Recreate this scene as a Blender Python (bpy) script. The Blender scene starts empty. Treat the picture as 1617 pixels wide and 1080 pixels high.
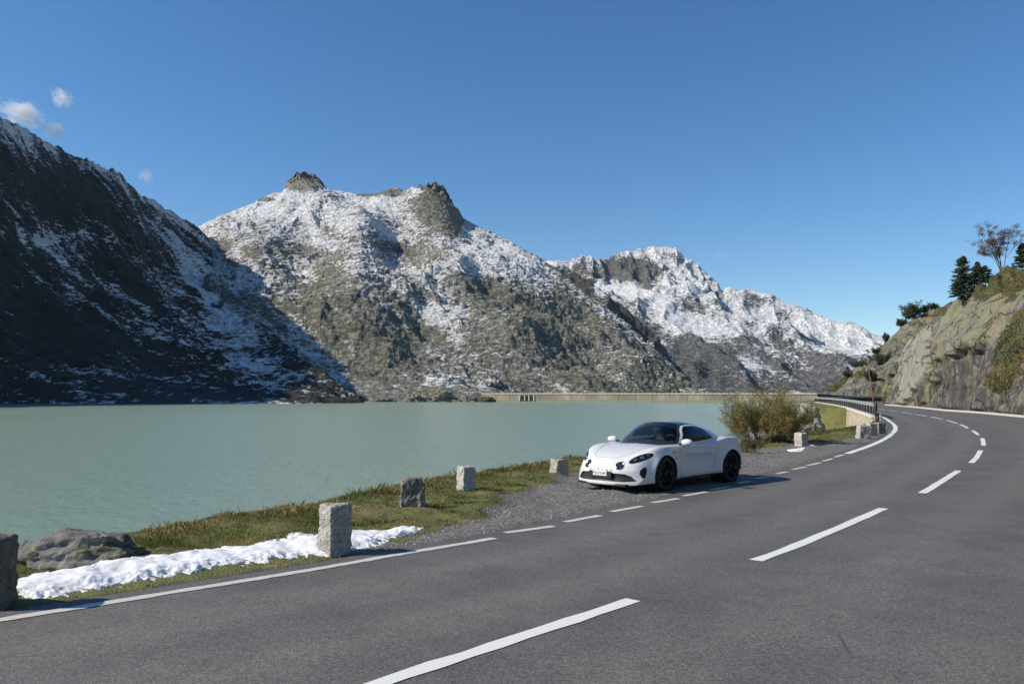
import bpy, math, random
import numpy as np
from mathutils import Vector, Matrix
from mathutils.bvhtree import BVHTree

SC = bpy.context.scene
COL = SC.collection
RNG = np.random.default_rng(7)
random.seed(7)

# ------------------------------------------------------------------ camera
CAMZ = 1.88
cam_d = bpy.data.cameras.new("camera")
cam = bpy.data.objects.new("camera", cam_d)
COL.objects.link(cam)
cam_d.sensor_width = 36.0
cam_d.lens = 1300.0 / 1617.0 * 36.0
cam_d.clip_start = 0.1
cam_d.clip_end = 60000
cam.location = (0, 0, CAMZ)
cam.rotation_euler = (math.radians(90) + math.atan(81 / 1300.0), 0, 0)
SC.camera = cam

# ------------------------------------------------------------------ sky, sun, exposure
SUN_EL, SUN_ROT = math.radians(36), math.radians(262)
world = bpy.data.worlds.new("World")
SC.world = world
world.use_nodes = True
wn = world.node_tree
sky = wn.nodes.new("ShaderNodeTexSky")
sky.sky_type = 'NISHITA'
sky.sun_disc = False
sky.sun_elevation = SUN_EL
sky.sun_rotation = SUN_ROT
sky.altitude = 1900
sky.air_density = 1.15
sky.dust_density = 0.05
sky.ozone_density = 3.5
hs = wn.nodes.new("ShaderNodeHueSaturation")
hs.inputs['Saturation'].default_value = 1.20
wn.links.new(sky.outputs[0], hs.inputs['Color'])
wn.links.new(hs.outputs[0], wn.nodes['Background'].inputs[0])
wn.nodes['Background'].inputs[1].default_value = 0.10
sun_d = bpy.data.lights.new("sun", 'SUN')
sun = bpy.data.objects.new("sun", sun_d)
COL.objects.link(sun)
sun_d.energy = 4.4
sun_d.angle = math.radians(0.53)
sun_d.color = (1.0, 0.915, 0.79)
SUND = Vector((math.sin(SUN_ROT) * math.cos(SUN_EL), math.cos(SUN_ROT) * math.cos(SUN_EL), math.sin(SUN_EL)))
sun.rotation_euler = SUND.to_track_quat('Z', 'Y').to_euler()
SC.view_settings.view_transform = 'Standard'
SC.view_settings.look = 'None'
SC.view_settings.exposure = 0.40
SC.view_settings.gamma = 1.0
SC.cycles.volume_bounces = 3

# ------------------------------------------------------------------ survey helpers
F = 1300.0
LAKE = -8.0
def ray(px, py, D):
    "point that stands D metres ahead, seen at survey angles px, py"
    return np.array([(px - 808.5) / F * D, D, CAMZ - (py - 621.0) / F * D])
def G(px, py, z=0.0):
    D = (CAMZ - z) * F / (py - 621.0)
    return ((px - 808.5) / F * D, D)

# ------------------------------------------------------------------ noise (numpy)
def _hash(ix, iy, iz, seed):
    h = (ix.astype(np.int64) * 374761393 + iy.astype(np.int64) * 668265263 + iz.astype(np.int64) * 2147483647 + seed * 974634777) & 0xFFFFFFFF
    h = ((h ^ (h >> 13)) * 1274126177) & 0xFFFFFFFF
    h = ((h ^ (h >> 16)) * 2246822519) & 0xFFFFFFFF
    return (h ^ (h >> 15)) & 0xFFFFFFFF
_GR = np.array([(1,1,0),(-1,1,0),(1,-1,0),(-1,-1,0),(1,0,1),(-1,0,1),(1,0,-1),(-1,0,-1),(0,1,1),(0,-1,1),(0,1,-1),(0,-1,-1),(1,1,0),(-1,1,0),(0,-1,1),(0,-1,-1)], float)
def perlin(x, y, z, seed=0):
    x0, y0, z0 = np.floor(x), np.floor(y), np.floor(z)
    fx, fy, fz = x - x0, y - y0, z - z0
    u, v, w = [t * t * t * (t * (t * 6 - 15) + 10) for t in (fx, fy, fz)]
    r = 0
    for dx in (0, 1):
        for dy in (0, 1):
            for dz in (0, 1):
                g = _GR[(_hash(x0 + dx, y0 + dy, z0 + dz, seed) & 15).astype(int)]
                d = g[..., 0] * (fx - dx) + g[..., 1] * (fy - dy) + g[..., 2] * (fz - dz)
                r = r + d * (u if dx else 1 - u) * (v if dy else 1 - v) * (w if dz else 1 - w)
    return r
def fbm(x, y, z, oct=5, seed=0, gain=.5, lac=2.03):
    r = 0; a = 1.0
    for i in range(oct):
        r = r + a * perlin(x, y, z, seed + i * 17); a *= gain
        x, y, z = x * lac, y * lac, z * lac
    return r
def ridged(x, y, z, oct=6, seed=0, gain=.55, lac=2.07):
    r = 0; a = 1.0; w = 1.0; t = 0
    for i in range(oct):
        n = 1 - np.abs(perlin(x, y, z, seed + i * 31)) * 2
        n = n * n * w
        r = r + a * n; t += a
        w = np.clip(n * 1.6, 0, 1); a *= gain
        x, y, z = x * lac, y * lac, z * lac
    return r / t
def voro(x, y, z, seed=0):
    "nearest-cell distance, second distance, cell random (3 values)"
    x0, y0, z0 = np.floor(x), np.floor(y), np.floor(z)
    d1 = np.full(x.shape, 9e9); d2 = d1.copy(); cid = np.zeros(x.shape, np.int64)
    cx = np.zeros(x.shape); cy = cx.copy(); cz = cx.copy()
    for dx in (-1, 0, 1):
        for dy in (-1, 0, 1):
            for dz in (-1, 0, 1):
                a, b, c = x0 + dx, y0 + dy, z0 + dz
                h = _hash(a, b, c, seed)
                px = a + (h & 1023) / 1023.; py = b + ((h >> 10) & 1023) / 1023.; pz = c + ((h >> 20) & 1023) / 1023.
                d = (x - px) ** 2 + (y - py) ** 2 + (z - pz) ** 2
                n = d < d1
                d2 = np.where(n, d1, np.minimum(d2, d))
                d1 = np.where(n, d, d1); cid = np.where(n, _hash(a, b, c, seed + 5), cid)
                cx = np.where(n, px, cx); cy = np.where(n, py, cy); cz = np.where(n, pz, cz)
    return np.sqrt(d1), np.sqrt(d2), cid, (x - cx, y - cy, z - cz)
def sstep(a, b, x):
    t = np.clip((x - a) / (b - a), 0, 1)
    return t * t * (3 - 2 * t)
def cr(pts, n, closed=False):
    "Catmull-Rom through points -> evenly spaced n points"
    P = np.array(pts, float)
    A = np.vstack([2 * P[0] - P[1], P, 2 * P[-1] - P[-2]])
    out = []
    for i in range(1, len(A) - 2):
        p0, p1, p2, p3 = A[i - 1], A[i], A[i + 1], A[i + 2]
        t0 = 0.0; t1 = t0 + math.sqrt(np.linalg.norm(p1 - p0)) + 1e-6; t2 = t1 + math.sqrt(np.linalg.norm(p2 - p1)) + 1e-6; t3 = t2 + math.sqrt(np.linalg.norm(p3 - p2)) + 1e-6
        t = np.linspace(t1, t2, 24, endpoint=False)[:, None]
        a1 = (t1-t)/(t1-t0)*p0 + (t-t0)/(t1-t0)*p1; a2 = (t2-t)/(t2-t1)*p1 + (t-t1)/(t2-t1)*p2; a3 = (t3-t)/(t3-t2)*p2 + (t-t2)/(t3-t2)*p3
        b1 = (t2-t)/(t2-t0)*a1 + (t-t0)/(t2-t0)*a2; b2 = (t3-t)/(t3-t1)*a2 + (t-t1)/(t3-t1)*a3
        out.append((t2-t)/(t2-t1)*b1 + (t-t1)/(t2-t1)*b2)
    out.append(A[-2][None]); C = np.vstack(out)
    s = np.r_[0, np.cumsum(np.linalg.norm(np.diff(C, axis=0), axis=1))]
    u = np.linspace(0, s[-1], n)
    return np.stack([np.interp(u, s, C[:, k]) for k in range(C.shape[1])], 1)
def smooth_interp(x, xs, ys):
    "monotone-ish smooth interpolation"
    xs = np.array(xs, float); ys = np.array(ys, float)
    h = np.diff(xs); d = np.diff(ys) / h
    m = np.zeros(len(xs)); m[0], m[-1] = d[0], d[-1]
    for i in range(1, len(xs) - 1):
        m[i] = 0 if d[i - 1] * d[i] <= 0 else 3 * (h[i - 1] + h[i]) / ((2 * h[i] + h[i - 1]) / d[i - 1] + (h[i] + 2 * h[i - 1]) / d[i])
    x = np.clip(x, xs[0], xs[-1]); i = np.clip(np.searchsorted(xs, x) - 1, 0, len(xs) - 2)
    t = (x - xs[i]) / h[i]
    return (2*t**3-3*t**2+1)*ys[i] + (t**3-2*t**2+t)*h[i]*m[i] + (-2*t**3+3*t**2)*ys[i+1] + (t**3-t**2)*h[i]*m[i+1]

# ------------------------------------------------------------------ mesh helpers
def npmesh(name, verts, faces, mat=None, smooth=True, attrs=None, parent=None):
    """verts (n,3); faces: int array (m,k) or list of such arrays"""
    me = bpy.data.meshes.new(name)
    if not isinstance(faces, list): faces = [faces]
    faces = [np.asarray(f, np.int32) for f in faces if len(f)]
    V = np.asarray(verts, np.float32)
    me.vertices.add(len(V)); me.vertices.foreach_set('co', V.ravel())
    nl = sum(f.size for f in faces); nf = sum(len(f) for f in faces)
    me.loops.add(nl); me.polygons.add(nf)
    me.loops.foreach_set('vertex_index', np.concatenate([f.ravel() for f in faces]))
    tot = np.concatenate([np.full(len(f), f.shape[1], np.int32) for f in faces])
    me.polygons.foreach_set('loop_start', np.r_[0, np.cumsum(tot)[:-1]].astype(np.int32))
    me.polygons.foreach_set('loop_total', tot)
    me.polygons.foreach_set('use_smooth', np.full(nf, smooth))
    if attrs:
        for k, a in attrs.items():
            a = np.asarray(a, np.float32)
            if a.ndim == 1:
                at = me.attributes.new(k, 'FLOAT', 'POINT'); at.data.foreach_set('value', a)
            else:
                at = me.attributes.new(k, 'FLOAT_COLOR', 'POINT'); at.data.foreach_set('color', np.c_[a, np.ones(len(a))].astype(np.float32).ravel() if a.shape[1] == 3 else a.ravel())
    me.update(calc_edges=True)
    me.validate()
    if mat: me.materials.append(mat)
    o = bpy.data.objects.new(name, me); COL.objects.link(o)
    if parent: o.parent = parent
    return o
def gridfaces(nu, nv, wrap=False):
    "faces of an (nu, nv) vertex grid, index = i*nv+j"
    i = np.arange(nu - 1)[:, None]; j = np.arange(nv if wrap else nv - 1)[None]
    j2 = (j + 1) % nv
    a = i * nv + j; b = i * nv + j2; c = (i + 1) * nv + j2; d = (i + 1) * nv + j
    return np.stack([a, d, c, b], -1).reshape(-1, 4)
class MB:
    "collects simple shapes for one part"
    def __init__(s): s.v = []; s.f = {}; s.n = 0
    def add(s, V, Fs):
        V = np.asarray(V, float).reshape(-1, 3)
        for f in Fs:
            f = [int(k) + s.n for k in f]; s.f.setdefault(len(f), []).append(f)
        s.v.append(V); s.n += len(V)
    def box(s, c, d, R=None, taper=1.0, bev=0.0):
        x, y, z = [k / 2 for k in d]
        P = []
        if bev > 0:
            b = bev
            # chamfered box: 24 verts
            V = []; idx = {}
            for sx in (-1, 1):
                for sy in (-1, 1):
                    for sz in (-1, 1):
                        t = taper if sz > 0 else 1
                        for ax in range(3):
                            q = [sx * (x - b) * t, sy * (y - b) * t, sz * (z - b)]
                            q[ax] = (sx * x * t, sy * y * t, sz * z)[ax]
                            idx[(sx, sy, sz, ax)] = len(V); V.append(q)
            Fs = []
            for ax in range(3):
                for sg in (-1, 1):
                    o = [a for a in range(3) if a != ax]; loop = []
                    for (p, q) in ((-1, -1), (1, -1), (1, 1), (-1, 1)):
                        k = [0, 0, 0]; k[ax] = sg; k[o[0]] = p; k[o[1]] = q
                        loop.append(idx[(*k, ax)])
                    if (sg > 0) == (ax == 1): loop.reverse()
                    Fs.append(loop)
            for ax in range(3):           # edges running along ax
                o = [a for a in range(3) if a != ax]
                for p in (-1, 1):
                    for q in (-1, 1):
                        k = [0, 0, 0]; k[o[0]] = p; k[o[1]] = q
                        a = list(k); a[ax] = -1; e = list(k); e[ax] = 1
                        loop = [idx[(*a, o[0])], idx[(*e, o[0])], idx[(*e, o[1])], idx[(*a, o[1])]]
                        Fs.append(loop)
            for sx in (-1, 1):
                for sy in (-1, 1):
                    for sz in (-1, 1):
                        Fs.append([idx[(sx, sy, sz, 0)], idx[(sx, sy, sz, 1)], idx[(sx, sy, sz, 2)]])
            V = np.array(V)
            # fix winding outward
            F2 = []
            for f in Fs:
                p = V[f]; n = np.cross(p[1] - p[0], p[2] - p[0])
                F2.append(f if np.dot(n, p.mean(0)) >= 0 else f[::-1])
            Fs = F2
        else:
            V = np.array([(sx*x*(taper if sz > 0 else 1), sy*y*(taper if sz > 0 else 1), sz*z) for sz in (-1, 1) for sx, sy in ((-1,-1),(1,-1),(1,1),(-1,1))])
            Fs = [(0,3,2,1),(4,5,6,7),(0,1,5,4),(1,2,6,5),(2,3,7,6),(3,0,4,7)]
        if R is not None: V = V @ np.array(R).T
        s.add(V + np.array(c), Fs)
    def tube(s, pts, r, n=8, cap=True):
        P = np.array(pts, float); k = len(P)
        r = np.full(k, r) if np.isscalar(r) else np.array(r)
        T = np.gradient(P, axis=0); T /= np.linalg.norm(T, axis=1)[:, None] + 1e-9
        V = []
        up = np.array([0, 0, 1.]) if abs(T[0][2]) < .9 else np.array([1., 0, 0])
        for i in range(k):
            a = np.cross(T[i], up); a /= np.linalg.norm(a) + 1e-9; b = np.cross(T[i], a); up = -b if False else up
            for j in range(n):
                t = 2 * math.pi * j / n
                V.append(P[i] + r[i] * (math.cos(t) * a + math.sin(t) * b))
        Fs = [(i*n+j, (i+1)*n+j, (i+1)*n+(j+1) % n, i*n+(j+1) % n) for i in range(k-1) for j in range(n)]
        if cap: Fs += [tuple(range(n)), tuple(range((k-1)*n, k*n))[::-1]]
        s.add(V, Fs)
    def lathe(s, prof, n=32, M=None):
        "profile (r, h) revolved round local z; M 4x4"
        V = [(r*math.cos(2*math.pi*j/n), r*math.sin(2*math.pi*j/n), h) for r, h in prof for j in range(n)]
        V = np.array(V)
        if M is not None: V = V @ np.array(M)[:3, :3].T + np.array(M)[:3, 3]
        k = len(prof)
        s.add(V, [(i*n+j, i*n+(j+1) % n, (i+1)*n+(j+1) % n, (i+1)*n+j) for i in range(k-1) for j in range(n)])
    def build(s, name, mat, parent=None, smooth=False):
        return npmesh(name, np.vstack(s.v), [np.array(f) for f in s.f.values()], mat, smooth, None, parent)
def tag(o, label=None, cat=None, group=None, kind=None):
    if label: o['label'] = label
    if cat: o['category'] = cat
    if group: o['group'] = group
    if kind: o['kind'] = kind
    return o
def empty(name, loc=(0, 0, 0), rz=0):
    o = bpy.data.objects.new(name, None); COL.objects.link(o)
    o.location = loc; o.rotation_euler = (0, 0, rz); o.empty_display_size = .2
    return o
def kids(o): return [c for c in bpy.data.objects if c.parent is o]
def copy_tree(o, parent=None):
    c = o.copy(); COL.objects.link(c)
    if parent: c.parent = parent
    for ch in kids(o): copy_tree(ch, c)
    return c

# ------------------------------------------------------------------ material helpers
class NT:
    def __init__(s, name):
        s.m = bpy.data.materials.new(name); s.m.use_nodes = True
        s.t = s.m.node_tree; s.b = s.t.nodes['Principled BSDF']
        s.co = s.t.nodes.new('ShaderNodeTexCoord').outputs['Object']
    def n(s, typ, **kw):
        x = s.t.nodes.new(typ)
        for k, v in kw.items():
            if hasattr(x, k): setattr(x, k, v)
        return x
    def put(s, sock, v):
        if hasattr(v, 'is_linked') or isinstance(v, bpy.types.NodeSocket): s.t.links.new(v, sock)
        elif isinstance(v, (tuple, list)) and len(v) == 3 and sock.type == 'RGBA': sock.default_value = (*v, 1)
        else: sock.default_value = v
    def math(s, op, a, b=0.0, c=None, clamp=False):
        x = s.n('ShaderNodeMath', operation=op, use_clamp=clamp)
        s.put(x.inputs[0], a); s.put(x.inputs[1], b)
        if c is not None: s.put(x.inputs[2], c)
        return x.outputs[0]
    def noise(s, scale, detail=4, rough=.55, vec=None, dist=0.0, out='Fac'):
        x = s.n('ShaderNodeTexNoise'); s.put(x.inputs['Scale'], scale); s.put(x.inputs['Detail'], detail)
        s.put(x.inputs['Roughness'], rough); s.put(x.inputs['Distortion'], dist)
        s.put(x.inputs['Vector'], vec if vec is not None else s.co)
        return x.outputs[out]
    def voro(s, scale, vec=None, feature='F1', out='Distance', rand=1.0):
        x = s.n('ShaderNodeTexVoronoi', feature=feature); s.put(x.inputs['Scale'], scale)
        s.put(x.inputs['Vector'], vec if vec is not None else s.co); s.put(x.inputs['Randomness'], rand)
        return x.outputs[out]
    def mapping(s, scale=(1, 1, 1), rot=(0, 0, 0), loc=(0, 0, 0), vec=None):
        x = s.n('ShaderNodeMapping'); s.put(x.inputs['Vector'], vec if vec is not None else s.co)
        x.inputs['Scale'].default_value = scale; x.inputs['Rotation'].default_value = rot; x.inputs['Location'].default_value = loc
        return x.outputs[0]
    def ramp(s, fac, stops, interp='LINEAR'):
        x = s.n('ShaderNodeValToRGB'); s.put(x.inputs[0], fac); cr_ = x.color_ramp; cr_.interpolation = interp
        while len(cr_.elements) < len(stops): cr_.elements.new(.5)
        for e, (p, c) in zip(cr_.elements, stops):
            e.position = p; e.color = (*c, 1) if isinstance(c, (tuple, list)) else (c, c, c, 1)
        return x.outputs[0]
    def mix(s, fac, a, b, mode='MIX'):
        x = s.n('ShaderNodeMix', data_type='RGBA', blend_type=mode)
        s.put(x.inputs[0], fac); s.put(x.inputs[6], a); s.put(x.inputs[7], b)
        return x.outputs[2]
    def rng(s, v, a, b, c=0.0, d=1.0, smooth=True):
        x = s.n('ShaderNodeMapRange'); x.interpolation_type = 'SMOOTHSTEP' if smooth else 'LINEAR'
        for i, q in enumerate((v, a, b, c, d)): s.put(x.inputs[i], q)
        return x.outputs[0]
    def attr(s, name, out='Fac'):
        x = s.n('ShaderNodeAttribute', attribute_name=name); return x.outputs[out]
    def bump(s, h, strength=.5, dist=.02, normal=None):
        x = s.n('ShaderNodeBump'); s.put(x.inputs['Height'], h); s.put(x.inputs['Strength'], strength); s.put(x.inputs['Distance'], dist)
        if normal is not None: s.put(x.inputs['Normal'], normal)
        return x.outputs[0]
    def fin(s, color=None, rough=None, normal=None, **kw):
        if color is not None: s.put(s.b.inputs['Base Color'], color)
        if rough is not None: s.put(s.b.inputs['Roughness'], rough)
        if normal is not None: s.put(s.b.inputs['Normal'], normal)
        for k, v in kw.items(): s.put(s.b.inputs[k.replace('_', ' ')], v)
        return s.m

# ================================================================== MOUNTAINS
def mat_mountain(name, rockA, rockB, rockC, scale, snow_soft=.12, bumpd=6.0, snowcol=(.86, .87, .88), dip=.5, stretch=3.2, fa=2.6):
    t = NT(name)
    # bedding and gullies run along the dip: noise stretched that way
    dp = t.mapping((1, 1, stretch), (0, dip, 0))
    n1 = t.noise(.004 * scale, 8, .6); n2 = t.noise(.022 * scale, 9, .68, dp); n3 = t.noise(.11 * scale, 6, .65, dp)
    col = t.mix(t.rng(n1, .38, .62), rockA, rockB)
    col = t.mix(t.rng(n2, .46, .66), col, rockC)
    cr1 = t.noise(.03 * scale, 7, .7, dp); crk = t.rng(t.math('ABSOLUTE', t.math('SUBTRACT', cr1, .5)), .035, .0)
    col = t.mix(t.math('MULTIPLY', crk, .65), col, tuple(k * .28 for k in rockC))
    v = t.math('MULTIPLY_ADD', n3, 1.7, .15)
    col = t.mix(1.0, col, v, 'MULTIPLY')
    sn = t.attr('snow')
    f = t.noise(.045 * scale, 8, .74, t.mapping((1, 1, stretch * .75), (0, dip, 0), (40, 0, 0))); f2 = t.noise(.30 * scale, 4, .72)
    s = t.math('ADD', sn, t.math('MULTIPLY', t.math('SUBTRACT', f, .5), fa))
    s = t.math('ADD', s, t.math('MULTIPLY', t.math('SUBTRACT', f2, .5), 1.5))
    m = t.rng(s, .5 - snow_soft * .6, .5 + snow_soft * .6)
    col = t.mix(m, col, snowcol)
    h = t.math('ADD', t.math('MULTIPLY', n2, 1.0), t.math('MULTIPLY', n3, .5)); h = t.math('SUBTRACT', h, t.math('MULTIPLY', crk, .25))
    nb = t.bump(h, 1.0, bumpd)
    return t.fin(col, .85, nb)

def mountain(name, mat, x0, x1, ncol, nrow, curves, disp, snowf, back=None, attr='snow'):
    """terrain between survey curves, foot first, ridge last. each curve: list of (px, py, D)"""
    px = np.linspace(x0, x1, ncol)
    C = []
    for cu in curves:
        cu = np.array(cu, float)
        py = np.interp(px, cu[:, 0], cu[:, 1]); D = np.interp(px, cu[:, 0], cu[:, 2])
        C.append((py, D))
    # inner curves lose the small steps of the crest: smoothed sideways, more so lower down
    dpx = px[1] - px[0]; C2 = []
    for q, (py, D) in enumerate(C):
        sg = 0 if q == len(C) - 1 else (6 if q == 0 else [60, 45, 32, 22, 14][q if len(C) > 4 else q + 1])
        if sg:
            r = int(3 * sg / dpx); kx = np.exp(-.5 * ((np.arange(-r, r + 1) * dpx) / sg) ** 2); kx /= kx.sum()
            sm_ = lambda a: np.convolve(np.r_[np.full(r, a[0]) + (np.arange(-r, 0)) * (a[1] - a[0]), a, np.full(r, a[-1]) + np.arange(1, r + 1) * (a[-1] - a[-2])], kx, 'valid')
            py, D = sm_(py), sm_(D)
        else:
            D = np.convolve(np.pad(D, 30, 'edge'), np.ones(61) / 61, 'valid')
        C2.append(np.stack([(px - 808.5) / F * D, D, CAMZ - (py - 621.0) / F * D], -1))
    C = np.array(C2)                               # (k, ncol, 3)
    ridge = C[-1]
    # back slope so the mountain has depth
    dirn = np.stack([ridge[:, 0], ridge[:, 1]], -1); dirn /= np.linalg.norm(dirn, axis=1)[:, None]
    b = back or 700
    back1 = ridge + np.c_[dirn * b * .4, -np.full(ncol, b * .22)]
    back2 = ridge + np.c_[dirn * b, -(ridge[:, 2] + 20)]
    allc = np.concatenate([C, back1[None], back2[None]])
    k = len(C)
    nb = nrow // 9
    u = np.concatenate([np.linspace(0, k - 1, nrow), k - 1 + (np.arange(1, nb) / (nb - 1)) * 2])
    i = np.clip(np.floor(u).astype(int), 0, len(allc) - 2); f = (u - i)[:, None, None]
    # smooth through the inner curves (Catmull-Rom), so no creases between them
    A = np.concatenate([2 * allc[:1] - allc[1:2], allc, 2 * allc[-1:] - allc[-2:-1]])
    p0, p1, p2, p3 = A[i], A[i + 1], A[i + 2], A[i + 3]
    # keep the ridge sharp
    p3 = np.where((i + 1 == k - 1)[:, None, None], 2 * p2 - p1, p3)
    p0 = np.where((i == k - 1)[:, None, None], 2 * p1 - p2, p0)
    P = .5 * ((2*p1) + (-p0+p2)*f + (2*p0-5*p1+4*p2-p3)*f*f + (-p0+3*p1-3*p2+p3)*f**3)
    v = np.clip(u / (k - 1), 0, 1)[:, None] * np.ones((1, ncol))
    P = disp(P, v, px[None] * np.ones_like(v))
    # normals for snow
    du = np.gradient(P, axis=1); dv = np.gradient(P, axis=0)
    N = np.cross(du, dv); N /= np.linalg.norm(N, axis=2)[..., None] + 1e-9
    N *= np.sign(N[..., 2:3] + 1e-9)
    # soft normals
    S = snowf(P, N, v, px[None] * np.ones_like(v))
    o = npmesh(name, P.reshape(-1, 3), gridfaces(P.shape[0], ncol), mat, True, S if isinstance(S, dict) else {attr: S.ravel()})
    tag(o, kind='structure')
    return o, P

def dens(P, blobs):
    "snow cover surveyed from the valley: soft elliptical areas (px, py, half-width, half-height, tilt deg, amount)"
    vx = 808.5 + F * P[..., 0] / P[..., 1]; vy = 621 - (P[..., 2] - CAMZ) / P[..., 1] * F
    wx_ = fbm(vx * .02, vy * .02, vx * 0, 3, 951) * 26; wy_ = fbm(vx * .02 + 7, vy * .02, vx * 0, 3, 953) * 18
    S = 0
    for cx, cy, rx, ry, tl, am in blobs:
        a = math.radians(tl); dx, dy = vx + wx_ - cx, vy + wy_ - cy
        u = dx * math.cos(a) + dy * math.sin(a); w = -dx * math.sin(a) + dy * math.cos(a)
        S = S + am * np.exp(-((u / rx) ** 2 + (w / ry) ** 2) ** 1.5)
    return S
def heads(P, blobs):
    vx = 808.5 + F * P[..., 0] / P[..., 1]; vy = 621 - (P[..., 2] - CAMZ) / P[..., 1] * F; S = 0
    for cx, cy, rx, ry in blobs: S = S + np.exp(-(((vx - cx) / rx) ** 2 + ((vy - cy) / ry) ** 2) ** 2)
    return np.clip(S, 0, 1)

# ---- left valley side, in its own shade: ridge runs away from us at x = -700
XR = -700.0
rl = [(-420, 20), (-250, 60), (-120, 120), (0, 183), (50, 210), (100, 236), (140, 252), (180, 268), (200, 290), (215, 303), (245, 318), (270, 335), (300, 352), (318, 366)]
r1 = [(a, b, XR * F / (a - 808.5)) for a, b in rl] + [(335, 395, 1760), (355, 430, 1620), (385, 475, 1440), (430, 520, 1240), (480, 566, 1090), (530, 600, 970), (575, 634, 880)]
f1 = [(-420, 652, 430), (-250, 644, 600), (0, 638, 770), (250, 637.5, 780), (430, 637.5, 785), (575, 637, 800)]
def mids(f, r, ts):
    "inner curves: t of the way in depth, h of the way in height"
    out = []
    xs = sorted(set([a[0] for a in f] + [a[0] for a in r]))
    f = np.array(f, float); r = np.array(r, float)
    for t, h in ts:
        cu = []
        for x in xs:
            fp, fd = np.interp(x, f[:, 0], f[:, 1]), np.interp(x, f[:, 0], f[:, 2])
            rp, rd = np.interp(x, r[:, 0], r[:, 1]), np.interp(x, r[:, 0], r[:, 2])
            zf = CAMZ - (fp - 621) / F * fd; zr = CAMZ - (rp - 621) / F * rd
            D = fd + (rd - fd) * t; z = zf + (zr - zf) * h
            cu.append((x, 621 - (z - CAMZ) / D * F, D))
        out.append(cu)
    return out
def disp1(P, v, px):
    x, y, z = P[..., 0], P[..., 1], P[..., 2]
    e = np.sin(np.clip(v, 0, 1) * math.pi) ** .6
    # gullies run down the slope (towards +x)
    g = ridged(x * .0022, y * .0075, z * .002, 5, 3) - .45
    h = fbm(x * .008, y * .014, z * .01, 6, 9)
    s = fbm(x * .05, y * .06, z * .06, 4, 21)
    s2 = ridged(x * .02 + z * .02, y * .03, z * .01, 4, 25) - .5
    back = sstep(1.0, 1.02, v)
    P = P.copy()
    P[..., 2] += (g * 36 + h * 16 + s2 * 4) * e * sstep(0, .12, v) + s * (3 * sstep(0, .1, v) + 1.0) + (ridged(x*.01, y*.012, z*0, 4, 77) - .5) * 7 * sstep(.7, 1, v)
    return P
def snow1(P, N, v, px):
    x, y, z = P[..., 0], P[..., 1], P[..., 2]
    band = fbm(x * .0045 + z * .002, y * .010, z * .006, 4, 40)
    st = fbm(x * .014, y * .06, z * .014, 5, 44)
    S = -.08 + band * .50 + st * .55 + (N[..., 2] - .62) * .55
    S += .42 * sstep(.84, 1.0, v)                      # dusting near the crest
    S += .38 * np.exp(-((px - 395 - (v - .35) * -190) / 75) ** 2) * sstep(.06, .2, v) * (1 - sstep(.75, .95, v))   # snow apron at the right
    S += .25 * np.exp(-((v - .52) / .10) ** 2) * sstep(420, 60, px)
    S -= .25 * sstep(.3, .05, v) * sstep(480, 200, px)
    S = S + .16 + dens(P, [(300, 450, 30, 10, 50, .30), (340, 480, 95, 22, 48, .45), (430, 560, 70, 20, 42, .20), (280, 415, 40, 14, 48, .35), (35, 372, 40, 13, 8, .45), (120, 378, 26, 13, 5, .40), (190, 378, 26, 10, 25, .40),
        (90, 455, 55, 12, 32, .35), (170, 545, 50, 9, 38, .30), (20, 455, 26, 14, 40, .35), (120, 590, 90, 24, 0, .28), (250, 600, 60, 16, 0, .2), (80, 240, 110, 22, 27, .30), (250, 330, 45, 10, 45, .30),
        (90, 310, 110, 34, 25, -.38), (230, 400, 30, 30, 0, -.15), (100, 500, 110, 26, 20, -.28), (60, 420, 90, 18, 10, -.2)])
    return np.clip(S, -1, 1.5)
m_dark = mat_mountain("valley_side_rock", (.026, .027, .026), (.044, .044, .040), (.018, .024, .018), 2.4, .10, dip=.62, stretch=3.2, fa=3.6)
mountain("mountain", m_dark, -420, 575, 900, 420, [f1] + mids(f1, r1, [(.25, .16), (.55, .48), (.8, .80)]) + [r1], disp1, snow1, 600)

# ---- central mountain with its two rock heads
rr = [(230, 470), (300, 358), (318, 348), (345, 338), (370, 328), (400, 313), (425, 303), (441, 299), (449, 284), (462, 277), (474, 271), (488, 277), (500, 280), (509, 290), (516, 297),
      (540, 300), (560, 303), (585, 305), (605, 303), (618, 297), (630, 298), (636, 306), (645, 300), (656, 294), (670, 292), (690, 294), (703, 300), (710, 312), (722, 335), (730, 350),
      (760, 361), (790, 373), (815, 385), (830, 395), (850, 408), (880, 428), (905, 450), (930, 468), (960, 488), (980, 500), (1005, 522), (1030, 545), (1050, 565), (1070, 582), (1095, 606), (1125, 622)]
dd = ([230, 300, 400, 475, 560, 690, 760, 830, 930, 1030, 1125], [1900, 2150, 2350, 2400, 2300, 2150, 2000, 1850, 1600, 1400, 1200])
r3 = [(a, b, np.interp(a, *dd)) for a, b in rr]
f3 = [(230, 634, 980), (430, 634.5, 1010), (600, 634, 1010), (780, 633, 1040), (900, 630, 1100), (1000, 628, 1130), (1125, 625, 1150)]
mid3 = mids(f3, r3, [(.22, .26), (.42, .50), (.62, .70), (.82, .88)])
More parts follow.
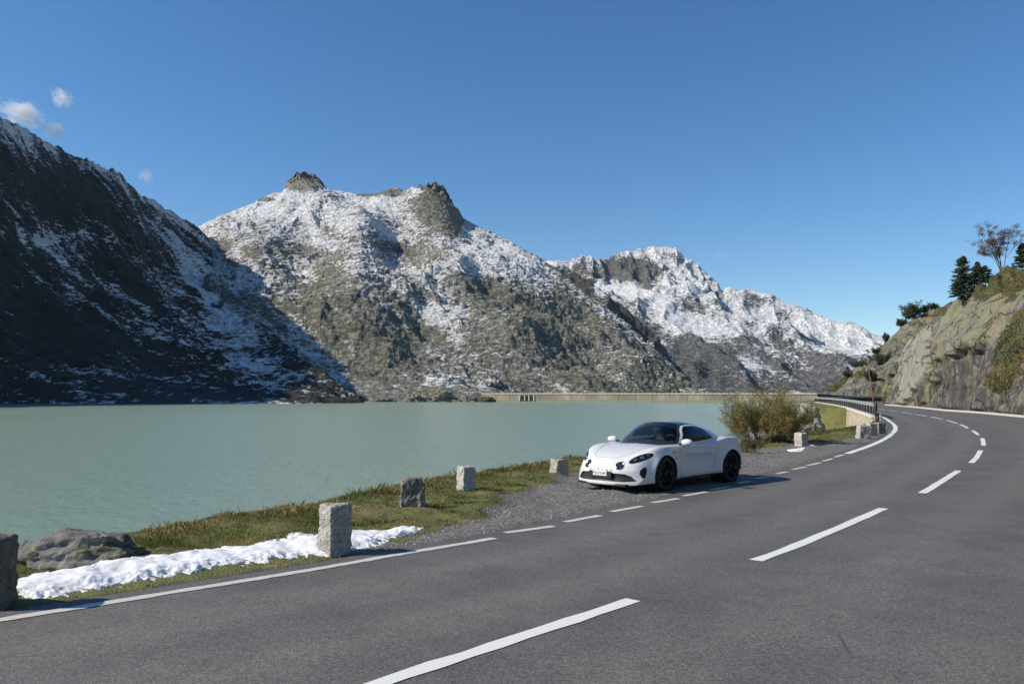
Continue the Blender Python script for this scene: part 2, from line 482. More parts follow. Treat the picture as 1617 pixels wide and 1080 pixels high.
def spur(cu, amp):
    "push an inner survey curve nearer or farther to form spurs and the big gullies"
    out = []
    for (x, y, D) in cu:
        k = amp * (math.exp(-((x - 560) / 45) ** 2) * .9 - math.exp(-((x - 640) / 50) ** 2) * 1.0 + math.exp(-((x - 800) / 60) ** 2) * .25
                   - math.exp(-((x - 470) / 50) ** 2) * .6 + math.exp(-((x - 390) / 35) ** 2) * .9 + math.exp(-((x - 1000) / 40) ** 2) * .4 - math.exp(-((x - 905) / 35) ** 2) * .35)
        s = 1 - k * .055
        out.append((x, 621 - (621 - y) * (2 - s), D * s))
    return out
mid3 = [spur(mid3[0], 1.1), spur(mid3[1], 1.7), spur(mid3[2], 1.2), mid3[3]]
def disp3(P, v, px):
    x, y, z = P[..., 0], P[..., 1], P[..., 2]
    e = sstep(0, .10, v) * (1 - .75 * sstep(.86, 1.0, v))
    # strata dip to the lower right: stretch the noise along that direction
    a = (x * .80 - z * .60); b = (x * .60 + z * .80)
    g = ridged(a * .0016, y * .0022, b * .0052, 6, 103) - .45
    h = ridged(a * .006, y * .006, b * .015, 5, 109) - .45
    s = ridged(a * .022, y * .02, b * .045, 4, 121) - .5
    q = fbm(x * .06, y * .05, z * .06, 3, 127)
    P = P.copy()
    am = .55 + .45 * sstep(.75, .35, v)
    P[..., 2] += (g * 46 * am + h * 13 * am + s * 3.5 * am + fbm(a * .004, y * .004, b * .010, 5, 133) * 26) * e + q * 3 * sstep(0, .08, v) + (fbm(x * .13, y * .11, z * .14, 3, 129) * 2.6) * sstep(0, .08, v)
    # rock heads along the crest
    pk = (np.exp(-((px - 478) / 26) ** 4) + np.exp(-((px - 684) / 36) ** 4) + .5 * np.exp(-((px - 618) / 16) ** 4)) * sstep(.90, .99, v)
    P[..., 2] += pk * ((ridged(x * .03, y * .02, z * .02, 4, 131) - .5) * 26 + 9)
    P[..., 1] -= pk * (ridged(x * .02, y * .02, z * .03, 4, 137) - .3) * 40
    return P
def snow3(P, N, v, px):
    x, y, z = P[..., 0], P[..., 1], P[..., 2]
    a = (x * .80 - z * .60); b = (x * .60 + z * .80)
    alt = smooth_interp(np.clip(v, 0, 1), [0, .25, .45, .6, .72, .85, 1.0], [-.26, -.04, .16, .32, .48, .58, .54])
    alt = alt - .42 * sstep(800, 1000, px) * sstep(.4, .8, v) - .18 * sstep(760, 900, px)
    st = fbm(a * .008, y * .008, b * .028, 5, 140)
    big = fbm(x * .003, y * .003, z * .004, 3, 144)
    S = .25 + alt + st * .50 + big * .40 + (N[..., 2] - .70) * .9
    pk = (np.exp(-((px - 477) / 34) ** 4) * sstep(.895, .925, v) + np.exp(-((px - 690) / 42) ** 4) * sstep(.85, .91, v) + .7 * np.exp(-((px - 614) / 20) ** 4) * sstep(.93, .96, v))
    S -= pk * .95
    S += dens(P, [(520, 345, 190, 42, 4, .22), (470, 330, 90, 22, 0, .12), (620, 430, 120, 26, 8, .26), (410, 490, 75, 34, 42, .48), (500, 560, 80, 20, 52, .52), (700, 505, 45, 26, 30, .50), (690, 600, 48, 22, 10, .38), (740, 420, 80, 20, 10, .30),
        (575, 500, 60, 14, 48, -.42), (640, 560, 70, 30, 40, -.45), (850, 520, 110, 60, 30, -.22), (770, 455, 45, 16, 20, -.30), (620, 385, 30, 10, 10, -.3), (940, 560, 60, 14, 40, .25), (980, 600, 60, 10, 0, .3), (350, 385, 26, 12, 10, -.3)])
    S -= 1.25 * heads(P, [(477, 286, 33, 15), (690, 322, 34, 36), (716, 345, 14, 26), (618, 301, 21, 8), (575, 303, 20, 4), (415, 312, 16, 4)])
    return np.clip(S, -1, 1.5)
m_mid = mat_mountain("lichen_granite_mountain", (.235, .235, .170), (.300, .290, .250), (.105, .105, .085), 2.0, .16, 9.0, dip=.55, stretch=3.0, fa=4.0)
mountain("mountain", m_mid, 230, 1125, 1150, 520, [f3] + mid3 + [r3], disp3, snow3, 900)

# ---- steep dark spur behind it
rr4 = [(780, 430), (850, 410), (880, 408), (905, 425), (935, 442), (950, 452), (965, 470), (985, 480), (1005, 498), (1025, 520), (1045, 545), (1060, 560), (1075, 580), (1095, 603), (1120, 618)]
r4 = [(a, b, 2350 - (a - 780) * 1.2) for a, b in rr4]
f4 = [(780, 626, 1700), (1120, 626, 1700)]
def disp4(P, v, px):
    x, y, z = P[..., 0], P[..., 1], P[..., 2]
    e = sstep(0, .1, v) * (1 - .8 * sstep(.85, 1, v))
    P = P.copy()
    P[..., 2] += (ridged(x * .006, y * .003, z * .003, 6, 203) - .45) * 55 * e + fbm(x * .04, y * .03, z * .04, 4, 207) * 6 * sstep(0, .1, v)
    return P
def snow4(P, N, v, px):
    x, y, z = P[..., 0], P[..., 1], P[..., 2]
    S = -.05 + fbm(x * .012, y * .01, z * .012, 5, 240) * .9 + (N[..., 2] - .65) * .8 + .30 * sstep(.75, 1.0, v)
    return np.clip(S, -1, 1.5)
m_spur = mat_mountain("dark_spur_rock", (.085, .080, .068), (.115, .105, .090), (.060, .060, .050), 1.8, .14, dip=.9)
mountain("mountain", m_spur, 780, 1120, 420, 260, [f4] + mids(f4, r4, [(.3, .35), (.65, .72)]) + [r4], disp4, snow4, 600)

# ---- far snowy massif
rr5 = [(740, 420), (800, 398), (822, 392), (832, 390), (845, 402), (865, 409), (885, 404), (900, 407), (915, 402), (930, 399), (942, 403), (962, 404), (978, 398), (990, 393), (1010, 391), (1025, 389), (1048, 387),
       (1070, 388), (1082, 399), (1100, 410), (1115, 425), (1130, 438), (1142, 453), (1155, 449), (1168, 456), (1180, 452), (1195, 457), (1212, 463), (1235, 474), (1252, 482), (1270, 486), (1290, 495),
       (1310, 500), (1330, 507), (1345, 506), (1362, 514), (1378, 524), (1392, 528), (1440, 545), (1500, 560), (1650, 585)]
r5 = [(a, b, np.interp(a, [740, 1050, 1140, 1390, 1650], [4700, 4800, 4500, 3900, 3700])) for a, b in rr5]
f5 = [(740, 626, 2400), (1100, 626, 2500), (1200, 626, 2500), (1650, 626, 2300)]
m5 = mids(f5, r5, [(.20, .25), (.42, .48), (.66, .62), (.86, .80)])
def rise(cu, k):
    out = []
    for (x, y, D) in cu:
        a = math.exp(-((x - 1170) / 70) ** 2)
        out.append((x, 621 - (621 - y) * (1 + k * .10 * a), D * (1 - k * .07 * a)))
    return out
m5 = [rise(m5[0], 1), rise(m5[1], 1.2), rise(m5[2], 1), m5[3]]
def disp5(P, v, px):
    x, y, z = P[..., 0], P[..., 1], P[..., 2]
    e = sstep(0, .1, v) * (1 - .82 * sstep(.86, 1, v))
    a = (x * .85 - z * .5)
    g = ridged(x * .0016, y * .0008, z * .0012, 6, 303) - .45
    h = ridged(x * .006, y * .002, z * .003, 5, 309) - .45
    P = P.copy()
    P[..., 2] += (g * 120 + h * 34) * e + fbm(x * .016, y * .012, z * .02, 5, 313) * 10 * sstep(0, .1, v)
    P[..., 2] += (ridged(x * .012, y * .004, z * .006, 4, 317) - .5) * 45 * sstep(.70, .9, v) * sstep(1250, 1050, px) * (1 - .55 * sstep(.93, 1, v))
    return P
def snow5(P, N, v, px):
    x, y, z = P[..., 0], P[..., 1], P[..., 2]
    st = fbm(x * .010, y * .004, z * .008, 5, 340)
    alt = smooth_interp(np.clip(v, 0, 1), [0, .25, .40, .52, .66, .8, 1.0], [-.15, .02, .28, .62, .85, .60, .52])
    S = .02 + alt + st * .55 + (N[..., 2] - .66) * .9 + .22 * sstep(1180, 1300, px) * sstep(.3, .5, v)
    S -= .45 * np.exp(-((px - 985) / 45) ** 2) * np.exp(-((v - .86) / .10) ** 2)
    S += dens(P, [(1040, 480, 75, 20, 22, 1.0), (1100, 515, 60, 16, 15, .80), (1150, 500, 60, 14, -8, .4), (1070, 425, 50, 34, 30, .35), (1320, 520, 70, 14, 18, .45), (1165, 575, 14, 26, 15, .5), (1000, 430, 50, 22, 20, -.45), (1100, 560, 60, 26, 10, -.15), (1200, 590, 120, 22, 0, -.05), (1250, 500, 22, 14, 20, -.3), (1300, 515, 24, 6, 10, -.4)])
    return np.clip(S, -1, 1.5)
m_far = mat_mountain("far_granite_massif", (.135, .142, .140), (.180, .182, .180), (.100, .106, .100), 1.3, .14, 16, dip=.8, stretch=2.2, fa=3.5)
mountain("mountain", m_far, 740, 1650, 1100, 460, [f5] + m5 + [r5], disp5, snow5, 1500)

# ================================================================== LAKE
t = NT("glacial_water")
w1 = t.mapping((1, .45, 1), (0, 0, .25)); w2 = t.mapping((1, .6, 1), (0, 0, -.5))
h = t.math('ADD', t.noise(1.6, 4, .6, w1), t.math('MULTIPLY', t.noise(.35, 3, .5, w2), 1.4))
big = t.noise(.006, 3, .5, t.mapping((1, .25, 1)))
col = t.mix(t.rng(big, .35, .65), (.212, .296, .232), (.242, .328, .254))
m_water = t.fin(col, .24, t.bump(h, .55, .28), IOR=1.33)
wx = [-6000, 6000]
o = npmesh("lake", [(-2400, -90, LAKE), (3200, -90, LAKE), (3200, 3600, LAKE), (-2400, 3600, LAKE)], np.array([[0, 1, 2, 3]]), m_water, False)
tag(o, kind='structure')

# ================================================================== ROAD LAYOUT (metres, surveyed on the ground plane)
ctr_pts = [(-30, -24.5), (-20, -14.8), (-12, -6.3), (-5.1, 1.06), (-1.1, 5.32), (1.08, 7.64), (2.77, 9.44), (6.06, 13.6), (7.66, 15.7), (10.9, 20.2), (12.5, 22.4), (15.5, 27.3),
           (17.1, 30.0), (19.7, 34.8), (22.2, 39.6), (25.8, 47), (29.1, 54.9), (32.5, 63.5), (35.5, 71.9), (38.3, 80), (41.8, 90.5), (46, 102), (50.2, 114), (54.5, 128), (59.8, 146), (64.2, 160), (68.5, 171), (75, 180), (85, 185.5), (98, 188), (120, 189)]
CTR = cr(ctr_pts, 700)
TAN = np.gradient(CTR, axis=0); TAN /= np.linalg.norm(TAN, axis=1)[:, None]
NRM = np.c_[-TAN[:, 1], TAN[:, 0]]              # to the left, towards the lake
left_pts = [(-32, -20.5), (-22, -11), (-12.5, -1.5)] + [G(*p) for p in [(0, 974), (160, 949), (300, 926.5), (500, 894.5), (640, 870), (785, 845.5), (838, 833), (915, 817), (987, 801), (1047, 789), (1095, 778), (1134, 769.5), (1171, 760),
            (1200, 753), (1231, 745.5), (1259, 738), (1283, 731.5), (1320, 720), (1345, 712), (1372, 702.5), (1392, 693.5), (1405, 685), (1411, 677.5), (1409, 670), (1403, 665.5)]] + [(28.8, 64), (34.7, 80.5), (42.6, 103), (50.8, 128.5), (56, 146), (60.2, 160), (64, 172.5), (70.5, 183), (81, 190.2), (96, 193), (119, 194)]
LEFT = cr(left_pts, 1200)
LTAN = np.gradient(LEFT, axis=0); LTAN /= np.linalg.norm(LTAN, axis=1)[:, None]
LN = np.c_[-LTAN[:, 1], LTAN[:, 0]]
wr_y = [-30, 0, 10, 25, 45, 64, 79, 90, 114, 128, 163, 240]; wr_v = [4.1, 4.1, 4.1, 4.5, 6.0, 6.6, 6.1, 4.9, 4.1, 3.6, 3.6, 3.6]
RIGHT = CTR - NRM * np.interp(CTR[:, 1], wr_y, wr_v)[:, None]
ROADL = LEFT + LN * .32                            # asphalt reaches a little past the white line
def ribbon(name, P, N, a, b, z, mat, nv=2, dash=None, parent=None, attrs=None):
    "strip along polyline P from offset a to b (arrays or numbers)"
    t = np.linspace(0, 1, nv)
    a = np.broadcast_to(a, len(P)); b = np.broadcast_to(b, len(P))
    off = a[:, None] + (b - a)[:, None] * t[None]
    V = P[:, None, :] + N[:, None, :] * off[..., None]
    V = np.concatenate([V, np.full(V.shape[:2] + (1,), z)], -1)
    f = gridfaces(len(P), nv)
    nrm = np.cross(V[1, 0] - V[0, 0], V[0, 1] - V[0, 0])
    return V.reshape(-1, 3), f

# ---- asphalt
t = NT("asphalt")
agg = t.voro(170, out='Color'); aggd = t.voro(170)
g = t.n('ShaderNodeSeparateColor'); t.put(g.inputs[0], agg); gr = g.outputs[0]
flk = t.voro(45, out='Color'); g2 = t.n('ShaderNodeSeparateColor'); t.put(g2.inputs[0], flk)
fine = t.noise(60, 4, .7); med = t.noise(2.2, 5, .6); lg = t.noise(.5, 6, .65)
base = t.mix(t.rng(lg, .35, .65), (.088, .084, .078), (.116, .110, .100))
wear = t.attr('wear')
base = t.mix(t.math('MULTIPLY', wear, .65), base, (.142, .132, .118))
gc_ = t.voro(62, out='Color'); g3_ = t.n('ShaderNodeSeparateColor'); t.put(g3_.inputs[0], gc_)
base = t.mix(1.0, base, t.math('MULTIPLY_ADD', gr, .80, .60), 'MULTIPLY')
base = t.mix(1.0, base, t.math('MULTIPLY_ADD', g3_.outputs[0], .60, .70), 'MULTIPLY')
base = t.mix(1.0, base, t.math('MULTIPLY_ADD', t.noise(22, 3, .8), .9, .55), 'MULTIPLY')
base = t.mix(1.0, base, t.math('MULTIPLY_ADD', t.math('SUBTRACT', med, .5), .55, 1.0), 'MULTIPLY')
base = t.mix(t.math('MULTIPLY', t.math('GREATER_THAN', g2.outputs[1], .955), t.rng(t.voro(45), .30, .12)), base, (.36, .35, .33))
crk = t.voro(.33, t.n('ShaderNodeVectorMath', operation='ADD').outputs[0] if False else t.mapping((1, 1, 1)), 'DISTANCE_TO_EDGE')
cm = t.math('MULTIPLY', t.rng(crk, .006, .001), t.rng(t.noise(.5, 2), .60, .66))
base = t.mix(t.math('MULTIPLY', cm, .55), base, (.03, .03, .03))
hh = t.math('ADD', t.math('MULTIPLY', aggd, -.6), t.math('MULTIPLY', fine, .6))
m_asph = t.fin(base, t.math('MULTIPLY_ADD', gr, .15, .68), t.bump(hh, .55, .006))
# road sheet: from RIGHT edge to ROADL, matched by nearest station
def match(P, Q):
    "for every P the nearest Q point"
    d = ((P[:, None, :] - Q[None]) ** 2).sum(-1); return d.argmin(1)
Lm = ROADL[match(CTR + NRM * 3.4, ROADL)]
nv = 40; tt = np.linspace(0, 1, nv)[None, :, None]
V = Lm[:, None] * (1 - tt) + RIGHT[:, None] * tt
V = np.concatenate([V, np.zeros(V.shape[:2] + (1,))], -1)
wv = tt[0, :, 0][None] * np.ones((len(CTR), 1))
wear = np.exp(-((wv - .17) / .05) ** 2) + np.exp(-((wv - .36) / .05) ** 2) + .8 * np.exp(-((wv - .62) / .06) ** 2) + .6 * np.exp(-((wv - .84) / .06) ** 2)
o = npmesh("road", V.reshape(-1, 3), gridfaces(len(CTR), nv)[:, ::-1], m_asph, False, {'wear': wear.ravel()})
tag(o, kind='structure')

# ---- paint
def mat_paint(name, col, wearlo, wearhi, rough=.55):
    t = NT(name)
    w = t.noise(14, 6, .75); w2 = t.noise(90, 3, .7)
    m = t.rng(t.math('ADD', w, t.math('MULTIPLY', t.math('SUBTRACT', w2, .5), .5)), wearlo, wearhi)
    c = t.mix(t.noise(1.2, 4), col, tuple(k * .86 for k in col))
    c = t.mix(m, c, (.13, .125, .115))
    return t.fin(c, rough, t.bump(w2, .4, .003))
m_paint = mat_paint("white_road_paint", (.78, .77, .73), .70, .80)
m_paint_old = mat_paint("weathered_road_paint", (.60, .575, .52), .60, .80)
def arc(P):
    return np.r_[0, np.cumsum(np.linalg.norm(np.diff(P, axis=0), axis=1))]
def segment(P, s0, s1, n):
    s = arc(P); u = np.linspace(s0, s1, n)
    return np.stack([np.interp(u, s, P[:, k]) for k in (0, 1)], 1)
def stripe(name, P, w, z, mat, jag=.006):
    T = np.gradient(P, axis=0); T /= np.linalg.norm(T, axis=1)[:, None]; N = np.c_[-T[:, 1], T[:, 0]]
    j = RNG.normal(0, jag, (2, len(P)))
    V, f = ribbon(name, P, N, w / 2 + j[0], -w / 2 + j[1], z, mat)
    return npmesh(name, V, f[:, ::-1], mat, False)
def s_at(P, q):
    d = ((P - np.array(q)) ** 2).sum(1); return arc(P)[d.argmin()]
sL = arc(LEFT)
# solid left line up to the lay-by
a, b = s_at(LEFT, (-22, -11)), s_at(LEFT, G(787, 845.3))
line = stripe("edge_line", segment(LEFT, a, b, 400), .13, .006, m_paint_old)
tag(line, kind='structure')
# short dashes along the lay-by
dash_px = [((798, 838.2), (874, 828)), ((891, 821.5), (946, 811.5)), ((964, 805.5), (1012, 797)), ((1027, 792), (1069, 785.3)), ((1077, 781.3), (1113, 775)), ((1120, 771.5), (1148, 767.5)), ((1161, 761.5), (1182, 758.5)), ((1190, 754.5), (1210, 751.5)),
           ((1223, 746.8), (1240, 743.8)), ((1248, 740.3), (1269, 736.2)), ((1272, 734), (1292, 729.5)), ((1296, 727.3), (1311, 723.3)), ((1315, 721), (1328, 717.2))]
for k, (p, q) in enumerate(dash_px):
    o = stripe("edge_dash", np.array([G(*p), G(*q)])[[0, 0, 1, 1]] * np.array([[1], [1], [1], [1]]) if False else segment(cr([G(*p), ((G(*p)[0] + G(*q)[0]) / 2, (G(*p)[1] + G(*q)[1]) / 2), G(*q)], 20), 0, 99 if False else float(np.hypot(G(*p)[0] - G(*q)[0], G(*p)[1] - G(*q)[1])), 8), .13, .006, m_paint_old)
    tag(o, kind='structure')
a, b = s_at(LEFT, G(1334, 715.5)), s_at(LEFT, (60, 158))
o = stripe("edge_line", segment(LEFT, a, b, 260), .22, .006, m_paint); tag(o, kind='structure')
# centre dashes
cd = [((380, 1140), (997, 941)), ((1188, 881), (1389, 800.5)), ((1450, 777), (1508, 742)), ((1528, 730), (1544, 710.5)), ((1548.5, 703), (1547, 691.5)), ((1541, 686.3), (1532, 679.4)), ((1525, 675.9), (1513, 670)), ((1508, 668), (1492, 663.2)),
      ((1485, 661.5), (1467, 657.8)), ((1461, 657), (1442, 653.6)), ((1437, 652.8), (1421, 650.2)), ((1415, 649.4), (1402, 647.6)), ((1397, 646.9), (1386, 645.6))]
for p, q in cd:
    a, b = np.array(G(*p)), np.array(G(*q))
    s0, s1 = s_at(CTR, a), s_at(CTR, b)
    ca, cb = segment(CTR, s0, s0, 1)[0], segment(CTR, s1, s1, 1)[0]
    P = segment(CTR, s0, s1, 14); u = np.linspace(0, 1, 14)[:, None]
    P = P + (a - ca) * (1 - u) + (b - cb) * u
    o = stripe("centre_dash", P, .15, .006, m_paint); tag(o, kind='structure')

# ================================================================== GROUND: verge, lay-by, lake bank, right shoulder
def near_info(X, Y, P, N):
    "signed distance to polyline (positive on N side), station index"
    pts = np.stack([X.ravel(), Y.ravel()], 1)
    idx = np.empty(len(pts), int)
    for a in range(0, len(pts), 20000):
        q = pts[a:a + 20000]
        idx[a:a + 20000] = ((q[:, None, 0] - P[None, :, 0]) ** 2 + (q[:, None, 1] - P[None, :, 1]) ** 2).argmin(1)
    d = pts - P[idx]
    sd = (d * N[idx]).sum(1)
    L = np.linalg.norm(d, axis=1)
    return (np.sign(sd) * L).reshape(X.shape), idx.reshape(X.shape)
crest_y = [-20, 3, 7.5, 9, 11, 13, 16, 19.5, 22, 25, 29, 33, 38, 44, 52, 60, 101, 104, 110, 150, 175, 230]
crest_w = [2.4, 2.2, 2.5, 2.9, 3.6, 4.2, 5.0, 5.4, 5.0, 4.2, 3.6, 3.3, 2.6, 1.4, .5, .15, .15, 2.0, 4.2, 3.0, 3.0, 3.0]
def ground_z(X, Y, sd=None, idx=None):
    if sd is None: sd, idx = near_info(X, Y, ROADL[::2], LN[::2]); idx = idx * 2
    yy = ROADL[np.clip(idx, 0, len(ROADL) - 1), 1]
    w = np.interp(yy, crest_y, crest_w)
    past = np.maximum(sd - w - .25 * fbm(X * .5, Y * .5, X * 0, 3, 501), 0)
    slope = np.interp(yy, [-20, 30, 45, 55, 100, 104], [.70, .70, .7, 3.0, 3.0, .75])
    drop = np.where(past < 1.2, past ** 2 / 2.4 * slope, (past - .6) * slope)
    bumpy = fbm(X * .55, Y * .55, X * 0, 5, 503) * .10 * sstep(.3, 1.2, sd) + fbm(X * 3.1, Y * 3.1, X * 0, 3, 507) * .022 * sstep(.1, .5, sd) * (1 - .75*gravel_mask(X, Y, sd, yy))
    bank = fbm(X * .3, Y * .3, X * 0, 4, 511) * 1.1 * sstep(.5, 4, past)
    z = np.where(sd > 0, .0 + bumpy + .05 * sstep(.15, .6, sd) * (1 - gravel_mask(X, Y, sd, yy)) - drop + bank, -.06)
    z = np.where(sd > 0, z - .03 * sstep(.25, 0, sd), z)
    deep = np.where((yy > 50) & (yy < 101.5), -3.7 - .12 * past, -14.)
    z = np.maximum(z, deep)
    floor_ = np.interp(yy, [60, 64, 75, 101], [-.3, -.8, -1.6, -3.5]) - .05 * np.maximum(sd, 0) + fbm(X * .4, Y * .4, X * 0, 3, 515) * .25
    z = np.where((yy > 61.5) & (yy < 101.5) & (sd > .22), np.minimum(z, floor_), z)
    return z
# gravel lay-by: between the asphalt edge and an outer limit that depends on the place along the road
gv_y = [8.5, 9.6, 10.8, 12, 13.5, 15, 17, 19.5, 22, 25, 28, 31, 34, 37, 42]
gv_w = [.0, .10, .55, 1.1, 1.9, 2.7, 3.6, 4.2, 3.4, 2.6, 2.1, 1.5, .8, .35, .3]
def gravel_mask(X, Y, sd, yy):
    w = np.interp(yy, gv_y, gv_w) + fbm(X * .9, Y * .9, X * 0, 4, 521) * .45
    return sstep(.18, -.18, sd - w) * sstep(8.5, 9.5, yy)
def ground_patch(name, x0, x1, y0, y1, st):
    xs = np.arange(x0, x1 + st / 2, st); ys = np.arange(y0, y1 + st / 2, st)
    X, Y = np.meshgrid(xs, ys, indexing='ij')
    sd, idx = near_info(X, Y, ROADL[::2], LN[::2]); idx = idx * 2
    yy = ROADL[np.clip(idx, 0, len(ROADL) - 1), 1]
    Z = ground_z(X, Y, sd, idx)
    gm = gravel_mask(X, Y, sd, yy)
    return xs, ys, X, Y, Z, gm, sd
GP = ground_patch("ground", -26, 72, -28, 236, .30)

t = NT("verge_ground")
gm = t.attr('gravel'); sdv = t.attr('edge')
gn = t.noise(1.5, 5, .6); gn2 = t.noise(14, 5, .7); gn3 = t.noise(70, 3, .7)
grass = t.mix(t.rng(gn, .4, .62), (.110, .125, .028), (.185, .160, .055))
grass = t.mix(t.rng(gn2, .45, .66), grass, (.065, .068, .022))
grass = t.mix(t.rng(t.noise(.35, 4), .50, .64), grass, (.125, .135, .030))
pb = t.voro(38, out='Color'); ps = t.n('ShaderNodeSeparateColor'); t.put(ps.inputs[0], pb)
grav = t.mix(ps.outputs[0], (.080, .074, .066), (.190, .177, .157))
grav = t.mix(t.rng(ps.outputs[2], .93, .96), grav, (.42, .41, .39))
grav = t.mix(1.0, grav, t.math('MULTIPLY_ADD', gn2, .8, .55), 'MULTIPLY')
soil = t.mix(gn2, (.045, .038, .026), (.085, .075, .055))
mg = t.rng(t.math('ADD', gm, t.math('MULTIPLY', t.math('SUBTRACT', t.noise(6, 5, .7), .5), 1.1)), .40, .60)
col = t.mix(mg, grass, grav)
es = t.rng(t.math('ADD', sdv, t.math('MULTIPLY', t.math('SUBTRACT', t.noise(5, 5, .7), .5), .5)), .22, .05)
col = t.mix(t.math('MULTIPLY', es, t.math('SUBTRACT', 1.0, mg)), col, soil)
# bare rock and silt low on the bank
zz = t.n('ShaderNodeSeparateXYZ'); t.put(zz.inputs[0], t.co)
low = t.rng(t.math('ADD', zz.outputs[2], t.math('MULTIPLY', t.math('SUBTRACT', t.noise(.8, 5), .5), 3.0)), -1.8, -3.4)
col = t.mix(low, col, t.mix(t.noise(1.1, 6, .65), (.17, .165, .14), (.30, .29, .26)))
hb = t.math('ADD', t.math('MULTIPLY', t.voro(38), -.9), t.math('MULTIPLY', gn3, .5))
m_ground = t.fin(col, .92, t.bump(hb, .75, .018))
# two sheets: fine near the camera, coarse elsewhere; the fine one lies where the coarse one is cut away
FX0, FX1, FY0, FY1 = -11.0, 25.0, 5.0, 50.0
def emit_ground(GP, cut=None, name="ground"):
    xs, ys, X, Y, Z, gm, sd = GP
    V = np.stack([X, Y, Z], -1).reshape(-1, 3); f = gridfaces(len(xs), len(ys))
    if cut:
        c = V[f].mean(1); k = (c[:, 0] > cut[0]) & (c[:, 0] < cut[1]) & (c[:, 1] > cut[2]) & (c[:, 1] < cut[3])
        f = f[~k]
    s = sd.ravel()[f]; keep = (s.max(1) > -.6); 
    f2 = f[keep]
    used = np.unique(f2); m = np.full(len(V), -1); m[used] = np.arange(len(used))
    o = npmesh(name, V[used], m[f2], m_ground, True, {'gravel': gm.ravel()[used], 'edge': np.clip(sd.ravel()[used], 0, 5)})
    return o
tag(emit_ground(GP, (FX0, FX1 , FY0, FY1)), kind='structure')
GF = ground_patch("ground", FX0, FX1, FY0, FY1, .075)
tag(emit_ground(GF, None), kind='structure')
def gz(x, y):
    X = np.atleast_1d(np.array(x, float)); Y = np.atleast_1d(np.array(y, float))
    return ground_z(X, Y)
# right shoulder and everything under the road
m = NT("shoulder_ground"); n = m.noise(3, 6, .7)
m_sh = m.fin(m.mix(n, (.06, .058, .04), (.16, .15, .12)), .9, m.bump(m.noise(20, 4, .7), .6, .02))
P = CTR; Nn = NRM
a = np.interp(P[:, 1], wr_y, wr_v)
V1, fA = ribbon("x", P, Nn, 2.0, -a - 14.0, -.045, m_sh, 24)
o = npmesh("shoulder", V1, fA[:, ::-1], m_sh, True); tag(o, kind='structure')

# ================================================================== RIGHT ROCK HILLSIDE
base_pts = [(13, 4), (17, 12), (22.5, 22), (27, 32), (33, 44), (38, 55), (41, 64), (45.4, 78.8), (47.8, 90.5), (54.6, 113.7), (59.5, 128), (64.5, 142), (70, 153), (77, 163), (87, 171), (98, 176), (118, 180)]
BL = cr(base_pts, 1300)
BT = np.gradient(BL, axis=0); BT /= np.linalg.norm(BT, axis=1)[:, None]
BN = np.c_[BT[:, 1], -BT[:, 0]]                    # away from the road
# crest height above the road by distance ahead
ch_y = [4, 30, 50, 64, 72, 80, 90, 100, 112, 125, 140, 155, 170, 190, 210]
ch_v = [10, 14, 18, 20, 19, 18, 17, 16.6, 16.6, 16.8, 16.5, 15, 13, 10, 10]
co_v = [9, 10, 11, 11, 11, 11, 11.5, 11, 11, 11, 11, 11, 11, 10, 9]   # crest set-back
cl_v = [3, 4, 4.2, 3.6, 5.0, 6.6, 7.6, 8.2, 8.4, 8.0, 5.8, 4.2, 3.2, 2.4, 1.6]    # height of the bare cliff
nvh = 360
ys_ = BL[:, 1]
CH, CO, CL = [np.interp(ys_, ch_y, q) for q in (ch_v, co_v, cl_v)]
v = np.linspace(0, 1, nvh)
prof_t = [0, .42, .55, .78, .88, 1.0]
off = np.zeros((len(BL), nvh)); hz = off.copy()
for i in range(len(BL)):
    c = CL[i]
    po = [0, .22 * c, .22 * c + 1.6, CO[i], CO[i] + 9, CO[i] + 40]
    pz = [-.15, c, c + 1.3, CH[i] - 0.1, CH[i] - .8, -2]
    off[i] = np.interp(v, prof_t, po); hz[i] = np.interp(v, prof_t, pz)
HX = BL[:, 0][:, None] + BN[:, 0][:, None] * off; HY = BL[:, 1][:, None] + BN[:, 1][:, None] * off; HZ = hz
cliff = sstep(.50, .40, v)[None] * np.ones((len(BL), 1))
foot = sstep(0, .04, v)[None]
s_al = arc(BL)[:, None] * np.ones((1, nvh))
# fractured granite: tilted blocks of several sizes (cells stretched upward and leaning)
lean = HZ * .35
d1, d2, cid, loc = voro((s_al + lean) * .17 + fbm(s_al * .4, HZ * .4, off * 0, 3, 603) * .12, HZ * .10, off * .08, 601)
r1_ = ((cid & 255) / 255. - .5); r2_ = (((cid >> 8) & 255) / 255. - .5)
big = r1_ * 1.25 + r2_ * loc[0] * 2.2 + ((((cid >> 16) & 255) / 255.) - .5) * loc[1] * 1.4
e1, e2, cid2, loc2 = voro((s_al + lean) * .55 + 9, HZ * .33, off * .3, 611)
sm = ((cid2 & 255) / 255. - .5) * .55 + ((((cid2 >> 8) & 255) / 255.) - .5) * loc2[0] * 1.0
crack = -.45 * sstep(.10, .0, d2 - d1) - .15 * sstep(.10, .0, e2 - e1)
ruf = fbm(s_al * .8, HZ * .4, off * .6, 5, 621) * .35 + ridged(s_al * 1.6, HZ * .25, off, 3, 625) * .22
def inpoly2(px, py, poly):
    poly = np.array(poly, float); r = np.zeros(px.shape, bool); j = len(poly) - 1
    for i in range(len(poly)):
        a, b = poly[i], poly[j]
        r ^= ((a[1] > py) != (b[1] > py)) & (px < (b[0] - a[0]) * (py - a[1]) / (b[1] - a[1] + 1e-12) + a[0]); j = i
    return r
